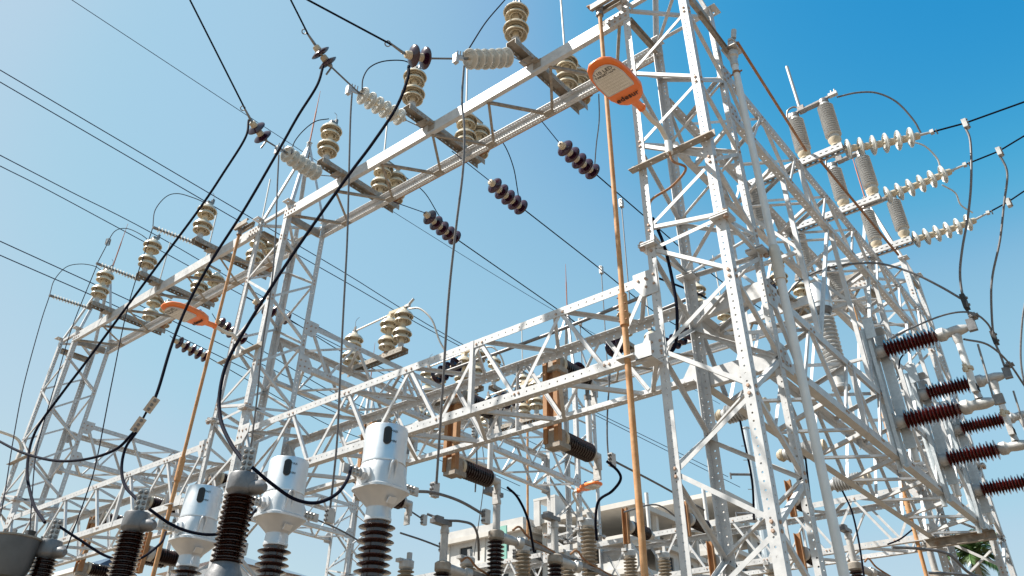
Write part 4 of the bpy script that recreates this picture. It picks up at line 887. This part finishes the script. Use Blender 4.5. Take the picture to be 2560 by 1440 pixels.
cable('pale looping cable from the rear cream switch', pxX([(1022, 772), (1050, 772), (1080, 800), (1098, 850), (1118, 885)], 9.0, 9.4), .018, 'cable_light')
cable('pale cable loop seen through the front truss', pxX([(1200, 872), (1230, 868), (1252, 890), (1265, 930)], 9.6, 9.9), .015, 'cable_light')
# right side loops and drops
x0, x1, x2 = 9.86, 11.42, 12.95
cable('grey loop arching from the first post switch to its line', pxX([(2092, 243), (2140, 232), (2190, 232), (2240, 254), (2282, 298), (2302, 332)], 9.86, RP[0][2][0]), .014, 'cable_grey')
cable('pale loop from the second post switch to its line', pxX([(2268, 352), (2310, 364), (2342, 395), (2355, 424), (2385, 428)], 11.42, RP[1][2][0]), .013, 'cable_light')
cable('pale loop from the third post switch to its line', pxX([(2355, 462), (2388, 482), (2402, 512), (2432, 532)], 12.95, RP[2][2][0]), .013, 'cable_light')
cable('long grey drop cable from the highest outgoing clamp', pxX([(2413, 318), (2426, 355), (2428, 450), (2420, 540), (2406, 620), (2400, 685), (2408, 745), (2424, 790), (2436, 822)], RP[0][3][0], 10.84), .016, 'cable_grey')
cable('long grey drop cable from the middle outgoing clamp', pxX([(2498, 385), (2518, 432), (2510, 510), (2500, 600), (2482, 685), (2478, 745), (2484, 840), (2502, 890), (2520, 940)], RP[1][3][0], 12.7), .016, 'cable_grey')
cable('grey drop cable at the right edge', pxX([(2570, 720), (2556, 800), (2552, 900), (2565, 980)], 14.3, 14.5), .016, 'cable_grey')
for (a, x, l) in (((2412, 755), 10.7, 'higher'), ((2486, 845), 12.6, 'lower')):
    A = atX(*a, x); T = Thing('joint_box', '%s small black cable joint at right' % l, 'cable joint', A, 'black cable joints'); T.part('body', merge([cbox(A, .11, .06, .20)]), 'rubber'); T.part('bolts', merge([lathe([(.018, 0), (.018, .02)], A+np.array([0, -.03, .05-.1*k]), -EY, 8) for k in range(2)]), 'fitting', kind='stuff')
cable('grey cable arching from the arrester to the higher cable joint', pxX([(1960, 745), (2000, 702), (2060, 673), (2130, 660), (2200, 659), (2280, 682), (2350, 716), (2405, 748)], 10.4, 10.7), .016, 'cable_grey')
cable('dark cable arching to the lower cable joint', pxX([(2195, 862), (2290, 815), (2370, 785), (2430, 782), (2468, 808), (2484, 842)], 11.5, 12.6), .014, 'cable_grey')
cable('dark cable curving to the right edge above the middle vertical switch', pxX([(2410, 848), (2470, 862), (2520, 905), (2565, 970)], 11.0, 12.5), .014, 'cable_grey')
cable('thin dark cable behind the red-brown insulator', pxX([(2247, 922), (2252, 895), (2275, 872), (2300, 850)], 11.6, 11.8), .011, 'cable_black')
for a, b, l in (((1850, 1050), [(1858, 1090), (1880, 1200), (1885, 1300)], 'left'), ((2012, 1130), [(2020, 1200), (2032, 1300)], 'middle'), ((2105, 1225), [(2130, 1280), (2148, 1360), (2160, 1440)], 'right')):
    cable('black cable hanging from the pale ribbed insulator, %s of three' % l, pxX([a]+b, {'left': 9., 'middle': 10.8, 'right': 12.5}[l], {'left': 9., 'middle': 10.8, 'right': 12.5}[l]+.1), .014, 'cable_black')
cable('thin dark cable crossing inside the nearest tower', pxX([(1645, 695), (1690, 712), (1740, 732), (1765, 745)], 6.9, 7.6), .012, 'cable_black')
cable('short dark cable lower right below the box truss', pxX([(2219, 1361), (2250, 1348), (2280, 1325)], 13.5, 13.8), .012, 'cable_black')
# thin far lines across the sky towards the distant pole
FL = (((0, 175), (620, 540), (850, 675), (1225, 898), (1820, 1192)), ((0, 205), (590, 548), (850, 697), (1208, 896), (1850, 1218)), ((0, 388), (178, 480), (390, 588), (860, 850), (1500, 1150)), ((0, 415), (129, 480), (380, 615), (860, 872), (1500, 1190)),
      ((0, 603), (319, 749), (568, 868), (900, 1030), (1300, 1215)), ((0, 638), (300, 770), (568, 900), (900, 1060), (1300, 1240)), ((180, 0), (620, 290), (770, 388), (1000, 540), (1400, 785), (1800, 1010)))
nm = ('highest', 'second', 'third', 'fourth', 'fifth', 'lowest', 'faint thin')
for pts, n_ in zip(FL, nm):
    D = [26, 30, 33, 37, 48][:len(pts)] if len(pts) == 5 else [24, 28, 30, 33, 37, 45]
    P = [atD(q[0], q[1], d) for q, d in zip(pts, D)]; P = [P[0]*2-P[1]]+P
    cable('%s of the thin blue-black lines crossing the sky behind the gantry' % n_, P, .017 if n_ != 'faint thin' else .011, 'wire', 'far_wire', 'wire', 'thin lines across the sky', per=6, n=6)

# ------------------------------------------------------------------ cream switches on the truss behind the middle tower
def bay_switch(label, x, y, z, dy=1.3):
    T = Thing('disconnect_switch', label, 'switch', (x, y, z), 'switches on the rear trusses')
    T.part('base_channel', merge([plate((x-.085, y-.25, z+.09), EY, dy+.4, EX, .17, EZ, .008), plate((x-.085, y-.25, z), EY, dy+.4, EZ, .09, EX, .007, rng(dy+.4, .09), r=.011), plate((x+.078, y-.25, z), EY, dy+.4, EZ, .09, EX, .007, rng(dy+.4, .09), r=.011)]), 'galv_old')
    for k, q in enumerate((-.12, .26, dy)):
        T.part('pedestal', lathe([(.085, 0), (.085, .02), (.055, .03), (.055, .06+.06*(k == 0))], (x, y+q, z+.098), EZ, 14), 'castalu' if k != 1 else 'rust_dark', True); stack(T, x, y+q, z+.15+.06*(k == 0))
    zt = z+.92
    T.part('hinge_arm', merge([boxg((x-.04, y-.14, zt+.02), (.08, 0, 0), (0, .42, .02), (0, 0, .06)), cbox((x, y+.26, zt+.0), .10, .10, .08)]), 'cement')
    T.part('line_clamp', merge([cbox((x, y-.2, zt+.08), .06, .12, .05), rod((x, y-.24, zt+.1), (x, y-.36, zt+.18), .025, 8)]), 'castalu')
    T.part('switch_blade', rod((x, y+.26, zt+.05), (x, y+dy, zt+.02), .018, 10), 'cable_light'); T.part('jaw', merge([cbox((x, y+dy, zt), .07, .07, .10), cbox((x+.03, y+dy+.05, zt+.08), .012, .06, .14)]), 'fitting')
    T.part('arcing_horn', tube(spline([(x, y+dy, zt+.05), (x, y+dy+.02, zt+.25), (x+.02, y+dy-.05, zt+.33)], 4), .005, 6), 'fitting')
for x, l in ((9.15, 'nearest the middle tower, left of the pale cable loop'), (11.3, 'second along the rear truss, seen over the front truss'), (13.3, 'third along the rear truss, near the small distant tower')):
    bay_switch('cream-insulator switch on the rear truss, %s' % l, x, 10.45, 8.21)
for y, l in ((5.0, 'seen through the nearest tower'), (6.9, 'seen just left of the nearest tower'), (8.9, 'seen above the front truss')):
    top_switch('distant cream-insulator switch on the back row beam, %s' % l, y, group='switches on the back row beam', x0=14.85)
ladder('distant upper beam behind the front truss, cream insulators on it', (XC, XD), YT[1][1], YT[2][0])
for y, l in ((13.06, 'right one of three behind the front truss'), (15.1, 'middle one of three behind the front truss'), (17.1, 'left one of three behind the front truss')):
    top_switch('distant cream-insulator switch on the far beam, %s' % l, y, group='switches on the back row beam', x0=14.85)
for a, b, D, n_, l in (((1075, 948), (1152, 905), 14.5, 4, 'beside the hanging cable above the front truss'), ((1222, 1015), (1300, 985), 14.0, 5, 'low behind the front truss'), ((1395, 950), (1450, 925), 13.5, 4, 'right, behind the front truss'), ((1855, 745), (1935, 705), 14.0, 4, 'inside the nearest tower, upper'), ((1665, 865), (1720, 830), 14.5, 4, 'inside the nearest tower, left'), ((1520, 880), (1560, 850), 14.5, 3, 'right of the rusty conduit')):
    A_, B_ = atD(*a, D), atD(*b, D-.35); string('purple_string', 'dark ribbed disc string %s' % l, A_, B_, n_, .15, 'purple', 'dark strings in the back row', pitch=.16)
solo('end_channel', 'dark weathered channel closing the end of the lower right truss', 'steel channel', channel((15.05, 2.50, 4.90), (15.05, 3.56, 4.90), EZ, -EX, .14, .10, .008), 'galv_old')

# ------------------------------------------------------------------ breaker poles and posts, bottom centre
def pole(label, px, py, D, kind, ybot=1440, group='breaker poles at bottom centre'):
    P = atD(px, py, D); x, y, z = P; T = Thing('breaker_pole', label, 'breaker pole', (x, y, 0), group)
    n = 26; L = 1.5; prof = [(.07, 0)]; st = L/n; col = {'dark': 'brown', 'buff': 'buff'}[kind]; r = .125 if kind == 'dark' else .13
    for i in range(n): q = i*st; prof += [(.078, q+st*.2), (r*.97, q+st*.5), (r, q+st*.58), (r*.95, q+st*.66), (.078, q+st*.9)]
    T.part('ribbed_column', lathe(prof+[(.07, L)], (x, y, z-L), EZ, 22), col, True)
    T.part('support', merge([lathe([(.10, 0), (.10, z-L-.05), (.14, z-L-.04), (.14, z-L)], (x, y, 0), EZ, 16)]), 'galv', True)
    T.part('cap', lathe([(.09, 0), (.115, .03), (.115, .12), (.09, .14), (.055, .15)], (x, y, z), EZ, 20), 'castalu' if kind == 'buff' else 'galv_old', True)
    if kind == 'dark':
        T.part('terminal_column', merge([rod((x, y, z+.14), (x, y, z+.62), .055, 14), lathe([(.065, 0), (.065, .05)], (x, y, z+.52), EZ, 14)]), 'castalu', True)
        T.part('terminal_pad', merge([boxg((x-.25, y-.06, z+.62), (.33, 0, 0), (0, .12, 0), (0, 0, .06)), boxg((x-.22, y-.05, z+.68), (.14, 0, 0), (0, .1, 0), (0, 0, .04))]), 'castgrey')
        T.part('cross_arm', merge([lathe([(.075, 0), (.065, .2), (.055, .28), (.085, .3), (.085, .38), (.05, .4)], (x+.05, y-.02, z+.06), (.9, -.35, -.12), 16)]), 'castalu', True)
        T.part('copper_strap', tube(spline([(x+.25, y-.1, z+.18), (x+.35, y-.15, z+.24), (x+.5, y-.2, z+.12), (x+.8, y-.32, z+.0), (x+1.0, y-.4, z-.08)], 6), .016, 8), 'rust_dark', True)
        T.part('blade_arm', boxg((x+.40, y-.17, z+.03), (.75, -.30, -.16), (.02, .05, 0), (0, 0, .06)), 'fitting')
    else:
        T.part('bracket', merge([boxg((x-.16, y-.02, z+.10), (.30, 0, 0), (0, .1, 0), (0, 0, .05)), cbox((x+.05, y, z+.2), .06, .06, .12)]), 'castalu')
mat('buff', (.25, .21, .16), .45, 0, (.34, .29, .23), 8)
for a in (('dark ribbed pole with grey upright terminal, left of the building', 1240, 1352, 11.5, 'dark'), ('dark ribbed pole in front of the concrete building', 1388, 1412, 11.8, 'dark'), ('dark ribbed pole head at the bottom, right of the largest silver transformer', 1106, 1432, 11.0, 'dark'),
          ('buff ribbed post with pale cap in front of the building', 1470, 1322, 12.5, 'buff'), ('buff ribbed post between two dark poles', 1308, 1384, 12.8, 'buff'), ('buff ribbed post at the bottom, right of the silver transformers', 1168, 1418, 12.0, 'buff'),
          ('dark ribbed pole at the lower right behind the nearest tower', 2140, 1428, 13.5, 'dark'), ('dark ribbed pole at the bottom right under the box truss', 2345, 1452, 13.5, 'dark')): pole(*a)
# more low bus work at the bottom centre
for i, (pts, xa, xb, r, l) in enumerate((([(850, 1190), (920, 1222), (1000, 1262), (1060, 1300)], 8.3, 9.5, .014, 'left of the largest silver transformer'), ([(1000, 1332), (1055, 1350), (1102, 1368)], 9.5, 10.2, .016, 'right of the largest silver transformer'), ([(770, 1290), (850, 1325), (910, 1360)], 8.3, 9.2, .014, 'between the silver transformers'),
        ([(1295, 1385), (1350, 1372), (1420, 1395), (1470, 1400)], 10.5, 11.0, .018, 'across the brown posts'), ([(1560, 1280), (1640, 1262), (1700, 1300)], 12.0, 13.0, .014, 'in front of the building, right'), ([(1395, 1225), (1440, 1290), (1450, 1330)], 13.5, 13.6, .014, 'at the distant tower'), ([(1190, 1080), (1192, 1150), (1188, 1230)], 9.0, 9.0, .012, 'hanging at the centre'), ([(1205, 1100), (1210, 1200), (1185, 1390)], 13.0, 13.2, .010, 'thin, falling at the centre'))):
    cable('grey conductor %s' % l, pxX(pts, xa, xb), r, 'cable_grey')
for px, py, x, l in ((1188, 1080, 9.0, 'hanging at the centre'), (1060, 1300, 9.5, 'left of the centre pole'), (1105, 1368, 10.2, 'at the bottom centre'), (1215, 1292, 7.2, 'on the thick conductor end'), (1087, 1225, 6.4, 'where the twisted cable meets the conductor'), (824, 1290, 6.0, 'under the middle twisted cable'), (1530, 1150, 8.4, 'at the right rear switch'), (1290, 1385, 10.5, 'between brown posts')):
    A_ = atX(px, py, x); T = Thing('bus_clamp', 'small bolted aluminium clamp %s' % l, 'clamp', A_, 'small bus clamps'); T.part('body', merge([cbox(A_, .09, .06, .16)]), 'castalu'); T.part('clamp_bolts', merge([boltg(A_+np.array([-.045, (-.015 if q else .015), -.05+.05*k]), -EX, .014, .02) for k in range(3) for q in range(2)]), 'castgrey', kind='stuff')
# low rear cross trusses behind the brown posts
for px, py, D, kind, l in ((1575, 1395, 15., 'buff', 'right of the rusty conduit, low'), (1660, 1400, 15.5, 'buff', 'inside the nearest tower, low left'), (1420, 1400, 13.6, 'buff', 'third from the left before the building'), (1015, 1425, 12.2, 'buff', 'beside the largest silver transformer'), (1930, 1430, 14.5, 'buff', 'behind the nearest tower, low right')): pole('buff ribbed post %s' % l, px, py, D, kind)
# grey bus conductors at lower right
cable('dark conductor arching along the bottom right', pxX([(2230, 1368), (2300, 1372), (2370, 1385), (2420, 1430), (2460, 1445)], 12.0, 13.0), .020, 'cable_grey')
cable('grey conductor at the bottom right corner', pxX([(2320, 1432), (2400, 1436), (2470, 1450)], 12.0, 12.6), .018, 'cable_grey')
# horizontal brown posts glimpsed low behind the nearest tower
for px, py, D, l in ((1575, 1318, 14, 'left of the rusty conduit'), (1725, 1300, 14, 'inside the nearest tower, left'), (1985, 1250, 13.5, 'inside the nearest tower, upper right'), (2010, 1385, 13.0, 'inside the nearest tower, lower right'), (1790, 1405, 13.0, 'at the bottom inside the nearest tower'), (380, 1385, 12.5, 'low at left beside the second conduit')):
    A = atD(px, py, D); T = Thing('post_mounted_switch', 'dark ribbed insulator lying level, %s' % l, 'switch', A, 'level ribbed insulators behind'); L = .56; prof = [(.07, 0)]; n = 14; st = L/n
    for i in range(n): q = i*st; prof += [(.07, q+st*.15), (.112, q+st*.42), (.115, q+st*.5), (.11, q+st*.58), (.07, q+st*.9)]
    T.part('ribbed_post', lathe(prof+[(.07, L)], A, EX, 20), 'brown', True)
    T.part('flange', lathe([(.11, -.08), (.11, 0), (.08, .02)], A, EX, 18), 'castalu', True); T.part('end_fitting', lathe([(.085, 0), (.085, .08), (.05, .1), (.05, .2)], A+EX*L, EX, 16), 'castalu', True)
    T.part('rust_post', channel(A+np.array([-.10, -.05, -.3]), A+np.array([-.10, -.05, .3]), EY, EX*-1, .10, .07, .01), 'rust_post')
    T.part('blade_tube', rod(A+EX*(L+.1)+EZ*.05, A+EX*(L+.1)+EZ*.75, .036, 12), 'pipe_white', True)
# ------------------------------------------------------------------ concrete building under construction
mat('concrete', (.46, .44, .41), .85, 0, (.60, .57, .53), .35, bump=.1, rust=.06, rustcol=(.30, .27, .24))
mat('block', (.42, .41, .40), .9, 0, (.54, .53, .51), .8, rust=.05, rustcol=(.28, .27, .26))
mat('void', (.03, .03, .032), .9)
mat('white_wall', (.62, .61, .60), .7, 0, (.70, .69, .68), .5)
mat('netting', (.16, .36, .30), .8, 0, (.24, .46, .40), 1.2)
c0 = atD(1583, 1252, 80.)
B = Thing('concrete_building', 'unfinished grey concrete building behind the yard, open top floor', 'building', (c0[0], c0[1], 0))
def bx(x0, y0, z0, sx, sy, sz): return boxg((x0, y0, z0), (sx, 0, 0), (0, sy, 0), (0, 0, sz))
def block(x0, y0, ztop, sx, sy, floors, open_top=1, h=3.1, seed=1):
    rnd = random.Random(seed)
    nx, ny = max(2, int(sx/4.2)), max(2, int(sy/4.2)); dx, dy = (sx-.5)/nx, (sy-.5)/ny
    for f in range(floors):
        z = ztop-f*h
        B.part('floor_slab', bx(x0-.45, y0-.45, z-.5, sx+.9, sy+.9, .5), 'concrete')
        if f == 0 and not open_top: B.part('parapet', merge([bx(x0-.3, y0-.3, z+.003, .2, sy+.6, .8), bx(x0-.097, y0-.3, z+.003, sx, .2, .8)]), 'block')
        zc = z-h
        for i in range(ny+1): B.part('column', bx(x0, y0+i*dy, zc, .5, .5, h-.5), 'concrete')
        for i in range(1, nx+1): B.part('column', bx(x0+i*dx, y0, zc, .5, .5, h-.5), 'concrete')
        if f < open_top:
            B.part('rear_wall', bx(x0+sx-.6, y0+sy*.35, zc, .25, sy*.65, h-.5), 'block'); continue
        for i in range(ny):
            ya, L = y0+i*dy+.5, dy-.5
            if rnd.random() < .45: B.part('dark_bay', bx(x0+1.6, ya, zc, .2, L, h-.5), 'block'); B.part('sill_wall', bx(x0+.12, ya, zc, .2, L, .9), 'block')
            else:
                w = L*.4; B.part('wall_panel', merge([bx(x0+.12, ya, zc, .2, (L-w)/2, h-.5), bx(x0+.12, ya+(L+w)/2, zc, .2, (L-w)/2, h-.5), bx(x0+.12, ya+(L-w)/2, zc, .2, w, .8), bx(x0+.12, ya+(L-w)/2, zc+2.1, .2, w, h-2.6)]), 'block')
                B.part('window', bx(x0+.30, ya+(L-w)/2, zc+.8, .05, w, 1.3), 'glass_dark')
        for i in range(nx):
            xa, L = x0+i*dx+.5, dx-.5; w = L*.4
            if rnd.random() < .4: B.part('dark_bay', bx(xa, y0+1.6, zc, L, .2, h-.5), 'block'); continue
            B.part('wall_panel', merge([bx(xa, y0+.12, zc, (L-w)/2, .2, h-.5), bx(xa+(L+w)/2, y0+.12, zc, (L-w)/2, .2, h-.5), bx(xa+(L-w)/2, y0+.12, zc, w, .2, .8), bx(xa+(L-w)/2, y0+.12, zc+2.1, w, .2, h-2.6)]), 'block')
            B.part('window', bx(xa+(L-w)/2, y0+.30, zc+.8, w, .05, 1.3), 'glass_dark')
    B.part('core_wall', bx(x0+sx*.45, y0+sy*.45, 0, sx*.5, sy*.5, ztop-floors*h), 'concrete')
zt = c0[2]
block(c0[0], c0[1], zt, 13, 11.5, 5, 1, seed=3)
cl = atD(1432, 1292, 82); block(c0[0]-2.0, c0[1]+12.6, cl[2], 12, 11, 4, 0, seed=5)
cr = atD(1690, 1250, 95); block(cr[0], cr[1]-6, cr[2], 12, 12, 5, 1, seed=8)
st = atD(1365, 1247, 86); B.part('stair_core', merge([bx(st[0], st[1]-1.2, cl[2]+.002, 2.6, .25, st[2]-cl[2]), bx(st[0], st[1]-.94, cl[2]+.002, .25, .7, st[2]-cl[2]), bx(st[0], st[1]+.9, cl[2]+.002, .25, .8, st[2]-cl[2]), bx(st[0]-.02, st[1]-1.22, st[2], 2.7, 2.95, .25)]), 'block')
for k in range(14):
    q = c0+np.array([-1.8+random.random()*6, 13+random.random()*9, 0]); B.part('rebar', rod((q[0], q[1], cl[2]), (q[0], q[1], cl[2]+.8+random.random()*1.0), .03, 5), 'rust_dark')
nt_ = atD(1262, 1345, 81)
solo('safety_net', 'pale green safety netting on the left edge of the concrete building', 'netting', boxg((nt_[0]-.4, nt_[1]-.6, nt_[2]-2.4), (0, 1.3, 0), (.15, 0, 0), (0, .1, 3.5)), 'netting')
# ------------------------------------------------------------------ distant steel pole
pp = atD(1869, 1100, 45); zt = zv(1862, 1072, pp[0], pp[1])
T = Thing('transmission_pole', 'distant pale steel pole with short dark arms, right of centre', 'pole', (pp[0], pp[1], 0))
T.part('shaft', lathe([(.36, 0), (.17, zt)], (pp[0], pp[1], 0), EZ, 12), 'galv_new')
T.part('cap', lathe([(.22, 0), (.22, .06)], (pp[0], pp[1], zt), EZ, 12), 'galv_new')
for k, zz in enumerate((zt-2.6, zt-4.7)):
    d = -RX*np.array([1, 1, 0]); d = nrm(d); T.part('line_post', merge([rod(np.array([pp[0], pp[1], zz])+d*.2, np.array([pp[0], pp[1], zz])+d*1.25, .07, 10), rod(np.array([pp[0], pp[1], zz])+d*1.25-EZ*.25, np.array([pp[0], pp[1], zz])+d*1.25+EZ*.08, .05, 8)]), 'castgrey')
for k in range(22): d = RX if k % 2 else -RX; T.part('step_peg', rod(np.array([pp[0], pp[1], zt-1-.4*k])+nrm(d)*.15, np.array([pp[0], pp[1], zt-1-.4*k])+nrm(d)*.42, .02, 5), 'galv_old')
# ------------------------------------------------------------------ palm
mat('palm_leaf', (.035, .085, .018), .4, 0, (.075, .13, .03), 1.5); mat('palm_trunk', (.22, .19, .15), .9, 0, (.30, .27, .22), 3)
pc = atD(2432, 1384, 46); T = Thing('palm_tree', 'green palm crown behind the right truss at the lower right', 'palm tree', (pc[0], pc[1], 0))
T.part('trunk', tube(spline([(pc[0]+.5, pc[1], 0), (pc[0]+.2, pc[1]+.1, pc[2]*.5), (pc[0], pc[1], pc[2]-.3)], 8), .16, 10), 'palm_trunk', True)
rnd = random.Random(4)
for k in range(22):
    a = k*2.399+rnd.random()*.4; el = R_(72-k*4.4+rnd.random()*8); L = 1.7+rnd.random()*.6; h = np.array([math.cos(a), math.sin(a), 0]); pts = []
    for i in range(9):
        t = i/8; e2 = el-t*t*1.15; pts.append((pts[-1]+(h*math.cos(e2)+EZ*math.sin(e2))*L/8) if pts else np.array(pc)-EZ*.1)
    gs = [tube(pts, .022, 5)]; side = np.cross(h, EZ)
    for i in range(1, 46):
        t = i/46*.98+.02; j = min(int(t*8), 7); p = pts[j]+(pts[j+1]-pts[j])*(t*8-j); d = nrm(pts[j+1]-pts[j]); ll = .62*math.sin(min(1, t*1.15+.12)*math.pi*.86)+.06
        for s in (-1, 1):
            tip = p+(side*s*.80+d*.55-EZ*(.30+.35*rnd.random()))*ll; w = d*.030; gs.append(([tuple(p-w), tuple(p+w), tuple(lerp(p, tip, .55)+w*.9+EZ*.02), tuple(tip), tuple(lerp(p, tip, .55)-w*.9+EZ*.02)], [(0, 1, 2, 3, 4)]))
    T.part('frond', merge(gs), 'palm_leaf')
# ------------------------------------------------------------------ white house, bottom left
wb = atD(195, 1424, 48); W_ = Thing('white_house', 'white walled house with cornice at the bottom left', 'house', (wb[0], wb[1], 0))
W_.part('wall', bx(wb[0]+.4, wb[1]+.4, 0, 9, 14, wb[2]-.02), 'white_wall'); W_.part('cornice', merge([bx(wb[0], wb[1], wb[2]-.02, 9.8, 14.8, .25), bx(wb[0]+.15, wb[1]+.15, wb[2]-.28, 9.5, 14.5, .255)]), 'white_wall')
W_.part('roof_glazing', ([(wb[0]+1, wb[1]+1.5, wb[2]+.23), (wb[0]+1, wb[1]+6.5, wb[2]+.23), (wb[0]+3, wb[1]+6.5, wb[2]+1.6), (wb[0]+3, wb[1]+1.5, wb[2]+1.6), (wb[0]+5, wb[1]+1.5, wb[2]+.23), (wb[0]+5, wb[1]+6.5, wb[2]+.23)], [(0, 3, 2, 1), (3, 4, 5, 2), (0, 4, 3), (1, 2, 5)]), 'blue_glass')
wc = atD(560, 1402, 60); W2 = Thing('tiled_house', 'distant house with dark red roof between the silver transformers', 'house', (wc[0], wc[1], 0))
W2.part('wall', bx(wc[0], wc[1], 0, 8, 8, wc[2]), 'white_wall'); W2.part('roof', ([(wc[0]-.6, wc[1]-.6, wc[2]), (wc[0]+8.6, wc[1]-.6, wc[2]), (wc[0]+8.6, wc[1]+8.6, wc[2]), (wc[0]-.6, wc[1]+8.6, wc[2]), (wc[0]+4, wc[1]+4, wc[2]+1.6)], [(0, 1, 4), (1, 2, 4), (2, 3, 4), (3, 0, 4), (3, 2, 1, 0)]), 'redbrown')
